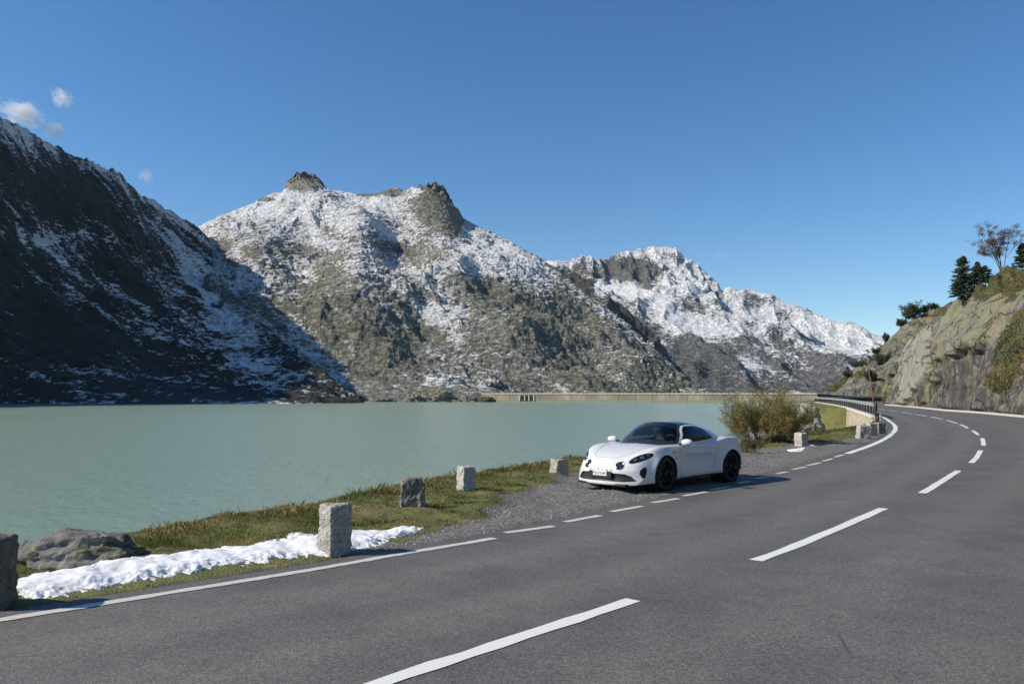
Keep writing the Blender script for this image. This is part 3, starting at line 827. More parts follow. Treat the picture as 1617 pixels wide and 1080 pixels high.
def blur(A, ru, rv):
    for ax, r in ((0, ru), (1, rv)):
        k = np.ones(2 * r + 1) / (2 * r + 1)
        pad = [(0, 0), (0, 0)]; pad[ax] = (r, r)
        A = np.apply_along_axis(lambda q: np.convolve(q, k, 'valid'), ax, np.pad(A, pad, 'edge'))
    return A
_hx = BL[:, 0][:, None] + BN[:, 0][:, None] * off; _hy = BL[:, 1][:, None] + BN[:, 1][:, None] * off
VX = 808.5 + F * _hx / np.maximum(_hy, 5); VY = 621 - (HZ - CAMZ) * F / np.maximum(_hy, 5)
VXn = VX + fbm(VX * .06, VY * .06, VX * 0, 4, 691) * 9; VYn = VY + fbm(VX * .06, VY * .06, VX * 0 + 9, 4, 693) * 9
vis = (_hy > 50).astype(float)
slabA = [(1424, 640), (1424, 560), (1436, 530), (1462, 515), (1476, 512), (1474, 560), (1466, 600), (1446, 618), (1436, 642)]
slabB = [(1482, 572), (1486, 520), (1520, 492), (1560, 478), (1606, 462), (1604, 498), (1568, 524), (1530, 552)]
notch = [(1472, 530), (1482, 520), (1486, 575), (1478, 645), (1452, 645), (1470, 600)]
gully = [(1625, 498), (1594, 512), (1572, 536), (1555, 560), (1572, 585), (1556, 602), (1574, 634), (1592, 640), (1600, 600), (1625, 560)]
topv = [(1380, 600), (1385, 540), (1440, 480), (1540, 420), (1640, 380), (1640, 452), (1592, 462), (1548, 480), (1512, 490), (1484, 514), (1470, 504), (1436, 528), (1418, 552), (1400, 575)]
leftv = [(1396, 596), (1402, 562), (1422, 546), (1424, 572), (1408, 596)]
lows = [(1440, 660), (1446, 622), (1470, 602), (1486, 576), (1536, 552), (1572, 560), (1600, 590), (1640, 600), (1640, 690)]
pA, pB, pN, pG, pT, pL, pS = [blur(inpoly2(VXn, VYn, q).astype(float) * vis, 3, 4) for q in (slabA, slabB, notch, gully, topv, leftv, lows)]
calm = 1 - .70 * np.clip(pA * .8 + pB, 0, 1)
push = (big * calm + sm * calm + crack + ruf * (.4 + .6 * calm)) * (cliff * .95 + .16 + .4 * pB) * foot
push = blur(push, 2, 4) + blur((.6 + .55 * ridged(s_al * .55, HZ * .05, off * 0, 3, 697)) * pA + 1.1 * pB - 1.3 * pN - .5 * pG, 2, 3) * foot
# some ledges with soil in the slope above
slope_n = fbm(HX * .12, HY * .12, HX * 0, 5, 631) * 1.5 + fbm(HX * .6, HY * .6, HX * 0, 4, 633) * .35
rocky = sstep(.04, .22, fbm(HX * .11 + 5, HY * .11, HZ * .05, 4, 641) + .10 - .35 * sstep(.62, .8, v)[None])
up = sstep(.45, .6, v)[None]
HZ2 = HZ + (slope_n * (1 - sstep(.85, .9, v)[None] * .3) + rocky * 1.0) * up * sstep(1.02, .95, v)[None]
# the slope's blocky outcrops
HZ2 += up * rocky * (big * .55 + sm * .5 + crack * .8) * sstep(1.0, .9, v)[None]
HX2 = HX - BN[:, 0][:, None] * push; HY2 = HY - BN[:, 1][:, None] * push
P3 = np.stack([HX2, HY2, HZ2], -1)
Nn_ = np.cross(np.gradient(P3, axis=0), np.gradient(P3, axis=1)); Nn_ /= np.linalg.norm(Nn_, axis=2)[..., None] + 1e-9
nz = np.abs(Nn_[..., 2])
gnoise = fbm(HX * .25, HY * .25, HZ * .25, 5, 651)
dband = np.exp(-((HY - 65) / 9.) ** 2) * sstep(10.5, 8.5, HZ)   # the overgrown gully that climbs to the right
veg = sstep(.50, .72, nz * sstep(.40, .52, v)[None] * 1.0 + .3 * sstep(.52, .40, v)[None] + gnoise * .55 - (1 - up) * .16 - rocky * .30 + up * .10 + dband * .55 * sstep(1.0, 2.5, HZ))
stain = sstep(6.2, 3.2, HZ + fbm(HX * .15, HY * .15, HZ * .1, 4, 671) * 5) * sstep(100, 86, HY)
veg = np.clip(veg * (1 - .95 * np.clip(pA + pB + pN, 0, 1)) + pG * .85 + pT * .75 + pL * .8 - pS * (1 - pG) * .5, 0, 1)
stain = np.clip(stain * .6 + pS * (1 - pG) * .95 + pN * .8 - pA * .8, 0, 1)
lichen = sstep(-.1, .35, fbm(HX * .18, HY * .18, HZ * .12, 4, 661) + .035 * (HZ - 4)) * (1 - .75 * pA) 
pale = np.clip(pA * 1.0 + pB * .25, 0, 1)
t = NT("roadside_granite")
ve = t.attr('veg'); li = t.attr('lichen')
st = t.noise(1.0, 6, .65, t.mapping((1.6, 1.6, .16)))
nn = t.noise(.5, 7, .6); nf = t.noise(5, 6, .7)
rock = t.mix(t.rng(nn, .38, .62), (.115, .106, .094), (.205, .188, .150))
rock = t.mix(t.math('MULTIPLY', t.rng(st, .48, .62), .85), rock, (.075, .065, .062))
rock = t.mix(t.math('MULTIPLY', li, t.rng(t.noise(1.2, 5), .32, .6)), rock, (.175, .175, .075))
rock = t.mix(t.math('MULTIPLY', t.rng(t.noise(.35, 3, .5, t.mapping((1, 1, .4), (0, 0, 0), (7, 3, 0))), .60, .70), .45), rock, (.27, .17, .09))
rock = t.mix(t.math('MULTIPLY', t.attr('pale'), .75), rock, t.mix(t.noise(1.5, 5, .6, t.mapping((1.5, 1.5, .2))), (.17, .16, .13), (.36, .345, .29)))
rock = t.mix(t.math('MULTIPLY', t.attr('stain'), t.rng(st, .30, .62)), rock, (.050, .043, .043))
rock = t.mix(1.0, rock, t.math('MULTIPLY_ADD', nf, 1.3, .33), 'MULTIPLY')
dvec = t.n('ShaderNodeVectorMath', operation='MULTIPLY_ADD'); t.put(dvec.inputs[0], t.noise(.7, 4, .6, out='Color')); dvec.inputs[1].default_value = (1.4, 1.4, 1.4); t.put(dvec.inputs[2], t.mapping((1, 1, .55)))
ck = t.rng(t.voro(.32, dvec.outputs[0], 'DISTANCE_TO_EDGE'), .035, .0)
rock = t.mix(t.math('MULTIPLY', ck, .8), rock, (.03, .028, .025))
vg = t.mix(t.rng(t.noise(.45, 5), .42, .6), (.055, .060, .018), (.115, .100, .028))
vg = t.mix(t.rng(t.noise(.3, 4, .6, t.mapping((1, 1, 1), (0, 0, 0), (31, 0, 0))), .58, .66), vg, (.19, .105, .03))
vg = t.mix(t.rng(t.noise(4, 5, .7), .4, .65), vg, (.025, .028, .010))
vm = t.rng(t.math('ADD', ve, t.math('MULTIPLY', t.math('SUBTRACT', t.noise(2.5, 5, .7), .5), .9)), .42, .58)
col = t.mix(vm, rock, vg)
h1 = t.bump(t.math('SUBTRACT', t.math('ADD', t.math('MULTIPLY', nf, .6), t.math('MULTIPLY', st, .8)), t.math('MULTIPLY', ck, .6)), .95, .25)
h2 = t.bump(t.noise(7, 5, .7), .9, .22, h1)
m_cliff = t.fin(col, .9, h1)
o = npmesh("hillside", P3.reshape(-1, 3), gridfaces(*P3.shape[:2])[:, ::-1], m_cliff, True, {'veg': veg.ravel(), 'lichen': lichen.ravel(), 'stain': stain.ravel(), 'pale': pale.ravel()})
tag(o, kind='structure')
HILL = P3; HVEG = veg; HNZ = nz
# kerb between road and rock
m = NT("kerb_concrete"); n = m.noise(9, 5, .7)
m_kerb = m.fin(m.mix(n, (.40, .38, .33), (.56, .54, .48)), .85, m.bump(m.noise(60, 3), .4, .004))
k0, k1 = np.searchsorted(RIGHT[:, 1], -15), np.searchsorted(RIGHT[:, 1], 131)
R = RIGHT[k0:k1]; RN = NRM[k0:k1]
prof = [(.02, -.03), (.02, .13), (-.03, .16), (-.32, .16), (-.34, -.03)]
V = np.concatenate([np.concatenate([R + RN * a, np.full((len(R), 1), z)], 1)[:, None] for a, z in prof], 1)
o = npmesh("kerb", V.reshape(-1, 3), gridfaces(len(R), 5), m_kerb, False); tag(o, "long pale concrete kerb between the asphalt and the rock cutting", "kerb")

# ---- the slope beyond the bend
def disp6(P, v, px):
    x, y, z = P[..., 0], P[..., 1], P[..., 2]
    e = sstep(0, .1, v) * (1 - .6 * sstep(.88, 1, v)); P = P.copy()
    P[..., 2] += (fbm(x * .06, y * .06, z * .06, 5, 401) * 3.2 + (ridged(x * .10, y * .07, z * .12, 4, 403) - .5) * 2.2) * e + fbm(x * .5, y * .5, z * .5, 3, 405) * .35 * sstep(0, .1, v)
    return P
def attr6(P, N, v, px):
    x, y, z = P[..., 0], P[..., 1], P[..., 2]
    g = fbm(x * .09, y * .07, z * .12, 5, 411)
    vg_ = sstep(.05, .30, g + .30 * sstep(.78, .97, v) - .12) 
    li_ = sstep(-.15, .25, fbm(x * .05, y * .05, z * .06, 4, 413) + .2)
    global A6VEG; A6VEG = vg_
    return {'veg': vg_.ravel(), 'lichen': li_.ravel(), 'stain': (sstep(.15, .4, fbm(x * .1, y * .1, z * .03, 3, 417)) * .6).ravel()}
f6 = [(1290, 621.5, 206), (1330, 625, 203), (1400, 628, 202), (1500, 629, 203), (1760, 630, 205)]
r6 = [(1290, 617, 232), (1303, 611, 236), (1320, 603, 240), (1345, 589, 246), (1362, 575, 250), (1380, 558, 254), (1400, 541, 258), (1420, 524, 262), (1440, 508, 266), (1462, 496, 270), (1500, 482, 276), (1560, 455, 284), (1640, 425, 292), (1760, 390, 300)]
o, HILL2 = mountain("hillside", m_cliff, 1290, 1760, 520, 300, [f6] + mids(f6, r6, [(.12, .30), (.5, .62)]) + [r6], disp6, attr6, 120)
# ground beyond the bend up to the slope's foot
V = [(60, 186, -.25), (150, 186, -.25), (150, 215, .1), (78, 215, .1)]
o = npmesh("shoulder", V, np.array([[0, 1, 2, 3]]), m_sh, False); tag(o, kind='structure')

# ================================================================== DAM
A_, B_ = np.array([-37., 997.4]), np.array([345., 812.])
dl = B_ - A_; dlen = np.linalg.norm(dl); dth = math.atan2(dl[1], dl[0])
t = NT("dam_concrete")
sc1 = t.noise(.12, 6, .65, t.mapping((1, 1, .25))); sc2 = t.noise(.02, 4, .5, t.mapping((1, 1, .1)))
c = t.mix(t.rng(sc1, .35, .65), (.27, .225, .16), (.40, .35, .27)); c = t.mix(t.rng(sc2, .40, .6), c, (.22, .19, .14))
zz = t.n('ShaderNodeSeparateXYZ'); t.put(zz.inputs[0], t.co)
c = t.mix(t.rng(zz.outputs[2], 3.2, 1.2), c, (.24, .25, .16))
m_dam = t.fin(c, .9, t.bump(sc1, .5, .5))
t = NT("dam_coping_concrete"); m_cop = t.fin(t.mix(t.noise(.3, 4), (.46, .44, .38), (.60, .57, .50)), .85)
t = NT("black_opening"); m_blk = t.fin((.012, .012, .012), .9)
dam = empty("dam", (A_[0], A_[1], LAKE), dth)
tag(dam, "long low pale brown concrete dam wall across the far end of the lake", "dam")
mb = MB(); n = 22; w = dlen / n
for i in range(n):
    mb.box(((i + .5) * w, 4, 3.2), (w - .35, 8, 11.4))
    mb.box(((i + 1) * w, 4.2, 3.1), (.5, 7.6, 11.2))
mb.build("wall", m_dam, dam)
mb = MB(); mb.box((dlen / 2, 4, 9.12), (dlen, 9.4, .45)); mb.build("coping", m_cop, dam)
mb = MB()
for i in range(90): mb.box(((i + .5) * dlen / 90, -.35, 9.75), (dlen / 90 - .6, .35, .8))
mb.build("parapet", m_cop, dam)
for u in (52.6, 57.6, 62.7):
    mb = MB(); mb.box((u * 1.05, -.25, 4.4), (3.6, 1.0, 5.6)); g = mb.build("gate_opening", m_blk, dam)
for u in (51.5, 58.0, 63.5, 69.8):
    mb = MB(); mb.box((u * 1.0, -.35, 4.4), (1.2, 1.3, 6.2)); mb.build("gate_pier", m_cop, dam)
# rocky promontory beside the dam's left end
def rock_blob(name, c, d, mat, seed, n=40, amp=.3, rz=0, flat=.0, freq=1.2, parent=None):
    u = np.linspace(0, 2 * math.pi, n * 2, endpoint=False)[:, None]; v_ = np.linspace(-1.2, math.pi / 2, n)[None]
    X = np.cos(u) * np.cos(v_); Y = np.sin(u) * np.cos(v_); Z = np.sin(v_) + 0 * u
    d1, d2, cid, lo = voro(X * freq + 5, Y * freq, Z * freq, seed)
    r = 1 + amp * (((cid & 255) / 255. - .5) * .9 + lo[0] * ((cid >> 8 & 255) / 255. - .5) * 1.6 + lo[2] * ((cid >> 16 & 255) / 255. - .5) * 1.4) + fbm(X * 2, Y * 2, Z * 2, 5, seed + 3) * amp * .9 + fbm(X * 9, Y * 9, Z * 9, 4, seed + 4) * amp * .16
    P = np.stack([X * r * d[0], Y * r * d[1], Z * r * d[2]], -1)
    if flat: P[..., 2] = np.minimum(P[..., 2], d[2] * flat + P[..., 2] * .15)
    ca, sa = math.cos(rz), math.sin(rz)
    P = np.stack([P[..., 0] * ca - P[..., 1] * sa, P[..., 0] * sa + P[..., 1] * ca, P[..., 2]], -1)
    f = gridfaces(len(u), n); w_ = gridfaces(2, n).copy()
    # close round
    a = (len(u) - 1) * n + np.arange(n - 1); b = np.arange(n - 1)
    f = np.vstack([f, np.stack([a, b, b + 1, a + 1], -1)])
    o = npmesh(name, P.reshape(-1, 3), f, mat, True, None, parent); o.location = c
    return o
t = NT("mossy_rock"); nn = t.noise(1.3, 7, .65); nf = t.noise(9, 6, .7)
cc = t.mix(t.rng(nn, .4, .6), (.13, .125, .11), (.25, .24, .22)); cc = t.mix(t.rng(t.noise(2.2, 6, .7), .52, .62), cc, (.085, .085, .030))
cc = t.mix(t.rng(t.noise(3.1, 6, .7, t.mapping((1, 1, 1), (0, 0, 0), (9, 9, 9))), .60, .64), cc, (.04, .038, .032))
cc = t.mix(1.0, cc, t.math('MULTIPLY_ADD', nf, 1.1, .45), 'MULTIPLY')
m_rock = t.fin(cc, .9, t.bump(t.math('ADD', nf, nn), .9, .06))
t = NT("shore_rock"); nn = t.noise(.25, 7, .65)
m_shore = t.fin(t.mix(t.rng(nn, .35, .65), (.11, .105, .075), (.26, .24, .18)), .9, t.bump(nn, .9, 1.5))
t = NT("dark_mossy_rock"); nn = t.noise(.5, 6, .65)
m_dkr = t.fin(t.mix(nn, (.025, .035, .018), (.075, .085, .05)), .9, t.bump(nn, .9, .6))
def place(px, py, D): p = ray(px, py, D); return (float(p[0]), float(p[1]), float(p[2]))
o = rock_blob("rock", place(769, 634, 930), (9.5, 5, 5.8), m_dkr, 801, 30, .22, flat=.9)
tag(o, "dark green mossy rock at the waterline beside the left end of the dam", "rock")
for k, (px, pw, hh, D, lab) in enumerate([(740, 20, 10, 950, "pale bare shore rock left of the dark mossy rock"), (690, 26, 17, 960, "tall rounded grey shore rock with scrub on top, tallest on the far shore"),
        (655, 15, 12, 950, "narrow upright grey rock on the far shore left of the tall rounded one"), (600, 20, 7, 955, "low pale tan rock at the far waterline")]):
    o = rock_blob("rock", place(px, 636, D), (pw * D / F, 8, hh * D / F), m_shore, 811 + k, 36, .42, freq=2.2)
    tag(o, lab, "rock", "rocks along the far shore")

# ================================================================== RETAINING WALL, RAILS, POLE
t = NT("rubble_wall")
bw = t.voro(1.6, t.mapping((1, 1, 1.5)), 'F1', 'Color'); sp = t.n('ShaderNodeSeparateColor'); t.put(sp.inputs[0], bw)
c = t.mix(sp.outputs[0], (.34, .28, .20), (.52, .44, .34)); ed = t.voro(1.6, t.mapping((1, 1, 1.5)), 'DISTANCE_TO_EDGE')
c = t.mix(t.rng(ed, .07, .02), c, (.30, .27, .21)); c = t.mix(t.rng(t.noise(.45, 5, .6), .56, .66), c, (.20, .17, .05))
m_rub = t.fin(c, .9, t.bump(t.rng(ed, 0, .12), .6, .06))
m = NT("pale_capstone"); n = m.noise(3, 5, .6)
m_cap = m.fin(m.mix(n, (.50, .46, .38), (.66, .61, .52)), .85, m.bump(m.noise(30, 4), .4, .01))
i0, i1 = np.searchsorted(ROADL[:, 1], 63.0), np.searchsorted(ROADL[:, 1], 166.0)
W = ROADL[i0:i1:3]; WN = LN[i0:i1:3]
wall = empty("retaining_wall", (W[0][0], W[0][1], 0)); tag(wall, "pale stone retaining wall under the road edge beyond the boundary stones", "wall")
W0 = W - W[0]
def sweep(name, P, N, prof, mat, parent, closed=True):
    V = np.concatenate([np.concatenate([P + N * a, np.full((len(P), 1), z)], 1)[:, None] for a, z in prof], 1)
    k = len(prof)
    f = gridfaces(len(P), k, wrap=closed)
    caps = [np.arange(k)[None], (len(P) - 1) * k + np.arange(k)[::-1][None]] if closed else []
    return npmesh(name, V.reshape(-1, 3), [f] + caps, mat, False, None, parent)
sweep("masonry", W0, WN, [(.02, .02), (.55, .02), (1.05, -7.5), (.02, -7.5)], m_rub, wall)
sweep("capstone", W0, WN, [(-.02, -.05), (-.02, .16), (.66, .16), (.66, -.05)], m_cap, wall)
t = NT("galvanised_steel"); n = t.noise(4, 5, .6)
m_steel = t.fin(t.mix(n, (.30, .31, .31), (.42, .43, .43)), .5, None, Metallic=.35)
t = NT("dark_post_steel"); m_post = t.fin(t.mix(t.noise(6, 4), (.035, .04, .04), (.07, .075, .075)), .55, None, Metallic=.4)
def rail(name, P, N, post_off, spacing, zb, hh, lab, side=1, two=True):
    r = empty(name, (P[0][0], P[0][1], 0)); tag(r, lab, "guard rail", None)
    Q = P - P[0]
    s = arc(Q); L = s[-1]
    sec = [(0, 0), (.03, .04), (.03, .11), (0, .155), (.03, .20), (.03, .27), (0, .31), (-.006, .31), (.02, .265), (.02, .205), (-.012, .155), (.02, .105), (.02, .045), (-.006, 0)]
    sweep("rail", Q, N * side, [(a + post_off * side + .07, z + zb + hh - .33) for a, z in sec], m_steel, r)
    if two:
        sweep("lower_rail", Q, N * side, [(post_off * side - .02, zb + .10), (post_off * side + .03, zb + .10), (post_off * side + .03, zb + .17), (post_off * side - .02, zb + .17)], m_post, r)
    for u in np.arange(.3, L, spacing):
        x = np.interp(u, s, Q[:, 0]); y = np.interp(u, s, Q[:, 1]); i = min(np.searchsorted(s, u), len(N) - 1)
        mb = MB(); a = math.atan2(-N[i][0], N[i][1]); R = Matrix.Rotation(a, 3, 'Z')
        mb.box((0, 0, 0), (.03, .14, hh), R); mb.box((0, 0, 0), (.12, .015, hh - .01), R); 
        o = mb.build("post", m_post, r); o.location = (x + N[i][0] * post_off, y + N[i][1] * post_off, zb + hh / 2)
    return r
j0, j1 = np.searchsorted(ROADL[:, 1], 61.5), np.searchsorted(ROADL[:, 1], 193)
rail("guard_rail", ROADL[j0:j1:3], LN[j0:j1:3], .30, 3.6, .14, 1.02, "dark steel guard rail on the retaining wall, curving round the far bend")
# snow pole
t = NT("weathered_red_pole"); n = t.noise(3, 5)
m_pole = t.fin(t.mix(t.rng(n, .4, .6), (.16, .06, .04), (.24, .12, .09)), .7)
b0 = G(1383, 672); pt = np.array([b0[0], b0[1], -.1]); tp = ray(1370.5, 577, b0[1] + .1)
p = empty("snow_pole", (b0[0], b0[1], 0)); tag(p, "tall thin reddish snow marker pole leaning left beside the guard rail end", "pole")
mb = MB(); mb.tube([np.array([0, 0, -.1]), (tp - pt) * .5, (tp - pt)], [.045, .038, .022], 8); mb.build("stake", m_pole, p, True)
mb = MB(); mb.tube([(tp - pt) * .155, (tp - pt) * .22], [.058, .058], 8); m = NT("black_band"); mb.build("sleeve", m.fin((.03, .02, .025), .6), p, True)
# delineator posts at the bend
t = NT("delineator_plastic"); m_del = t.fin((.30, .33, .33), .5)
for k, (px, py, hh, lab) in enumerate([(1384.5, 667, .62, "dark green grey short marker post just right of the red pole"), (1388.8, 667.5, .62, "light grey short marker post beside the rail end, right of the dark one")]):
    g = G(px, py); p = empty("marker_post", (g[0], g[1], 0)); tag(p, lab, "marker post", "short marker posts at the bend")
    mb = MB(); mb.box((0, 0, hh / 2), (.10, .07, hh), None, .85); mb.build("post", [m_post, m_del][k], p)
    mb = MB(); mb.box((0, 0, hh + .02), (.09, .065, .05)); mb.build("cap", m_steel, p)

# ================================================================== BOUNDARY STONES
def mat_granite(name, a, b, dark):
    t = NT(name)
    g1 = t.noise(3.5, 6, .65); g2 = t.voro(60, out='Color'); sp = t.n('ShaderNodeSeparateColor'); t.put(sp.inputs[0], g2); g3 = t.noise(26, 5, .75)
    c = t.mix(t.rng(g1, .35, .65), a, b); c = t.mix(1.0, c, t.math('MULTIPLY_ADD', sp.outputs[0], .7, .62), 'MULTIPLY')
    c = t.mix(t.math('MULTIPLY', t.rng(g3, .54, .66), .75), c, dark)
    c = t.mix(t.rng(t.noise(5, 5, .7, t.mapping((1, 1, 1), (0, 0, 0), (4, 4, 4))), .60, .70), c, tuple(k * .55 for k in a))
    return t.fin(c, .92, t.bump(t.math('ADD', g3, t.math('MULTIPLY', t.voro(45), .5)), 1.0, .02))
m_gr1 = mat_granite("grey_granite", (.34, .32, .28), (.44, .42, .38), (.10, .09, .075))
m_gr2 = mat_granite("pink_granite", (.42, .37, .34), (.55, .50, .47), (.16, .13, .12))
m_gr3 = mat_granite("dark_lichen_granite", (.17, .155, .13), (.27, .25, .215), (.05, .045, .04))
m_gr4 = mat_granite("brown_granite", (.13, .105, .085), (.20, .165, .135), (.05, .04, .03))
def stone(px, py, w, d, h, rz, mat, seed, lab, taper=.9, tilt=(0, 0), rough=.012, zoff=-.12):
    x, y = G(px, py)
    n = 26
    # cube sphere-ish box with worn edges
    P = []; Fs = []; off = 0
    lin = np.linspace(-1, 1, n)
    A, B = np.meshgrid(lin, lin, indexing='ij'); O = np.ones_like(A)
    for ax, sg in ((0, 1), (0, -1), (1, 1), (1, -1), (2, 1)):
        q = [None] * 3; q[ax] = O * sg; o2 = [k for k in range(3) if k != ax]; q[o2[0]] = A; q[o2[1]] = B
        q = np.stack(q, -1).reshape(-1, 3); f = gridfaces(n, n) + off
        e = np.cross(q[f[0, 1] - off] - q[f[0, 0] - off], q[f[0, 2] - off] - q[f[0, 0] - off])
        if e[ax] * sg < 0: f = f[:, ::-1]
        P.append(q); Fs.append(f); off += n * n
    q = np.vstack(P); f = np.vstack(Fs)
    # worn edges: pull the corners in
    l8 = (np.abs(q) ** 14).sum(1) ** (1 / 14.); q = q / np.maximum(l8, 1)[:, None] * 1.0
    half = np.array([w / 2, d / 2, (h - zoff) / 2])
    V = q * half
    tz = (q[:, 2] + 1) / 2
    V[:, :2] *= (1 - (1 - taper) * tz)[:, None]
    nr = q / np.linalg.norm(q, axis=1)[:, None]
    dsp = fbm(V[:, 0] * 6 + seed, V[:, 1] * 6, V[:, 2] * 6, 5, seed) * rough * 2.2 + fbm(V[:, 0] * 26, V[:, 1] * 26, V[:, 2] * 26 + seed, 4, seed + 9) * rough * 1.1
    V += nr * dsp[:, None]
    V[:, 2] += (h + zoff) / 2
    V[:, 0] += V[:, 2] * tilt[0]; V[:, 1] += V[:, 2] * tilt[1]
    V[:, 2] += np.where(q[:, 2] > .5, (q[:, 0] * tilt[0] * -w * .35), 0)
    # merge seams
    key = np.round(V, 5); u, inv = np.unique(key, axis=0, return_inverse=True); f = inv.ravel()[f]
    o = npmesh("boundary_stone", u, f, mat, True)
    z0 = float(gz(x, y)[0]); o.location = (x, y, max(z0, -.05)); o.rotation_euler = (0, 0, rz)
    tag(o, lab, "boundary stone", "granite boundary stones along the lake side of the road")
    return o
RA = math.atan2(.729, .685)
stone(-14, 951, .46, .36, .60, RA - .72, m_gr4, 11, "large dark brown boundary stone cut off by the left edge of the photo", .95)
stone(532, 869, .30, .31, .555, RA - .08, m_gr1, 12, "tall grey granite boundary stone standing in the snow strip", .93)
stone(654, 806, .40, .30, .44, RA - .75, m_gr3, 13, "dark weathered boundary stone with a leaning right side, behind the tall one", .80, (-.05, 0), .022)
stone(736.5, 777, .27, .29, .44, RA - .25, m_gr2, 14, "pale pinkish boundary stone in the grass, with flat top", .90)
stone(882, 750, .36, .32, .35, RA - .25, m_gr1, 15, "low squat boundary stone in grass just left of the white car", .88, (.04, 0))
stone(1262.5, 704, .36, .36, .47, RA - .25, m_gr2, 16, "pale boundary stone in front of the bush, with snow at its foot", .93)
stone(1360, 692, .50, .40, .55, RA - .75, m_gr1, 17, "wide boundary stone, nearest of the three beside the retaining wall", .86, (.03, 0))
stone(1373.5, 687.5, .42, .38, .52, RA - .6, m_gr1, 18, "middle one of the three boundary stones beside the retaining wall", .86)
stone(1387, 684, .42, .36, .52, RA - .6, m_gr3, 19, "farthest of the three boundary stones beside the retaining wall, near the red pole", .86)
# mossy boulder at the crest
gx, gy = G(128, 886)
o = rock_blob("boulder", (gx, gy + .15, float(gz(gx, gy)[0]) - .05), (.74, .50, .34), m_rock, 833, 70, .17, rz=-.1, freq=1.0)
tag(o, "grey lichen covered boulder at the lake edge behind the snow strip", "boulder")
# pale rock outcrop below the road by the bush
o = rock_blob("rock_outcrop", place(1268, 668, 99), (2.0, 2.8, 2.0), m_cap, 841, 50, .34, freq=1.5)
t = NT("pale_outcrop_rock"); nn = t.noise(1.5, 7, .65)
o.data.materials[0] = t.fin(t.mix(t.rng(nn, .35, .65), (.13, .125, .10), (.28, .27, .235)), .9, t.bump(nn, 1, .2))
tag(o, "pale grey rock outcrop on the bank between the bush and the wall", "rock")

# ================================================================== SNOW STRIP
t = NT("old_snow"); n = t.noise(9, 6, .7); n2 = t.noise(50, 4, .7)
cs = t.mix(t.rng(n2, .58, .74), (.78, .785, .79), (.42, .40, .37)); cs = t.mix(t.rng(n, .40, .2), cs, (.68, .70, .73))
m_snow = t.fin(cs, .6, t.bump(t.math('ADD', n, t.math('MULTIPLY', n2, .3)), .45, .02), Subsurface_Weight=.15)
m_snow.node_tree.nodes['Principled BSDF'].inputs['Subsurface Radius'].default_value = (.02, .03, .04)
def snow_strip(name, up, lo, hmax, seed, n1=520, n2=90, zb=0.0):
    U = cr([G(a, b, .06) for a, b in up], n1); L = cr([G(a, b, .02) for a, b in lo], n1)
    t_ = np.linspace(-.04, 1.04, n2)
    P = U[:, None] * (1 - t_)[None, :, None] + L[:, None] * t_[None, :, None]
    X, Y = P[..., 0], P[..., 1]
    tt = np.broadcast_to(t_[None], X.shape); ss = np.linspace(0, 1, n1)[:, None] * np.ones((1, n2))
    edge = np.minimum(np.minimum(tt, 1 - tt) * 3.6, np.minimum(ss, 1 - ss) * 22)
    e = edge + fbm(X * 2.6, Y * 2.6, X * 0, 4, seed) * .55 + fbm(X * 11, Y * 11, X * 0, 4, seed + 2) * .42 - .05
    lump = .78 + fbm(X * 2.1, Y * 2.1, X * 0, 3, seed + 5) * .60 + fbm(X * 6, Y * 6, X * 0, 3, seed + 7) * .13 + fbm(X * 22, Y * 22, X * 0, 3, seed + 8) * .05
    hgt = hmax * sstep(0, .9, e) ** .8 * np.clip(lump, .25, 2)
    hgt = np.where(e <= 0, -.06, hgt)
    Z = ground_z(X, Y) + hgt
    o = npmesh(name, np.stack([X, Y, Z], -1).reshape(-1, 3), gridfaces(n1, n2), m_snow, True)
    nrm = o.data.polygons[1000].normal
    if nrm.z < 0: o.data.flip_normals()
    return o
o = snow_strip("snow_strip", [(20, 912), (60, 903), (110, 893), (170, 882), (230, 876), (290, 868), (350, 861), (420, 851), (480, 842), (540, 834), (600, 829), (655, 827)],
               [(20, 930), (70, 937), (110, 932), (160, 924), (220, 914), (290, 904), (350, 894), (400, 887), (450, 879), (520, 871), (590, 858), (672, 833)], .045, 901)
tag(o, "long lumpy strip of old white snow on the verge around the tall stone", "snow patch")
for k, (u, l, lab) in enumerate([([(1240, 707), (1250, 705.8), (1262, 705.6), (1270, 706.5)], [(1240, 709), (1250, 710.5), (1260, 710.3), (1270, 708)], "small snow patch in front of the pale stone by the bush"),
        ([(1273, 702), (1283, 700.9), (1292, 701), (1299, 701.6)], [(1273, 703.4), (1283, 703.8), (1292, 703.5), (1299, 702.6)], "thin snow sliver right of the pale stone by the bush")]):
    o = snow_strip("snow_patch", u, l, .03, 951 + k, 60, 30); tag(o, lab, "snow patch", "small snow remnants by the pale stone")

# ================================================================== WHITE COUPE
# car space: +x forward, +y car's left, z up, origin on the ground midway between the axles
def mat_simple(name, col, rough=.5, metal=0.0, coat=0.0, nz=None):
    t = NT(name); c = col
    n = t.noise(nz or 6.0, 4); c = t.mix(t.rng(n, .3, .7), tuple(k * .93 for k in col), tuple(min(k * 1.05, 1) for k in col))
    t.fin(c, rough, None, Metallic=metal); t.b.inputs['Coat Weight'].default_value = coat; t.b.inputs['Coat Roughness'].default_value = .04
    return t.m
t = NT("white_car_paint"); n = t.noise(2.0, 5, .6); zz = t.n('ShaderNodeSeparateXYZ'); t.put(zz.inputs[0], t.co)
dust = t.math('MULTIPLY', t.rng(t.math('ADD', zz.outputs[2], t.math('MULTIPLY', n, .25)), .50, .15), .35)
m_white = t.fin(t.mix(dust, (.66, .66, .65), (.42, .40, .36)), .38); t.b.inputs['Coat Weight'].default_value = .7; t.b.inputs['Coat Roughness'].default_value = .06
m_roof = mat_simple("black_roof", (.020, .021, .024), .25, 0, 1)
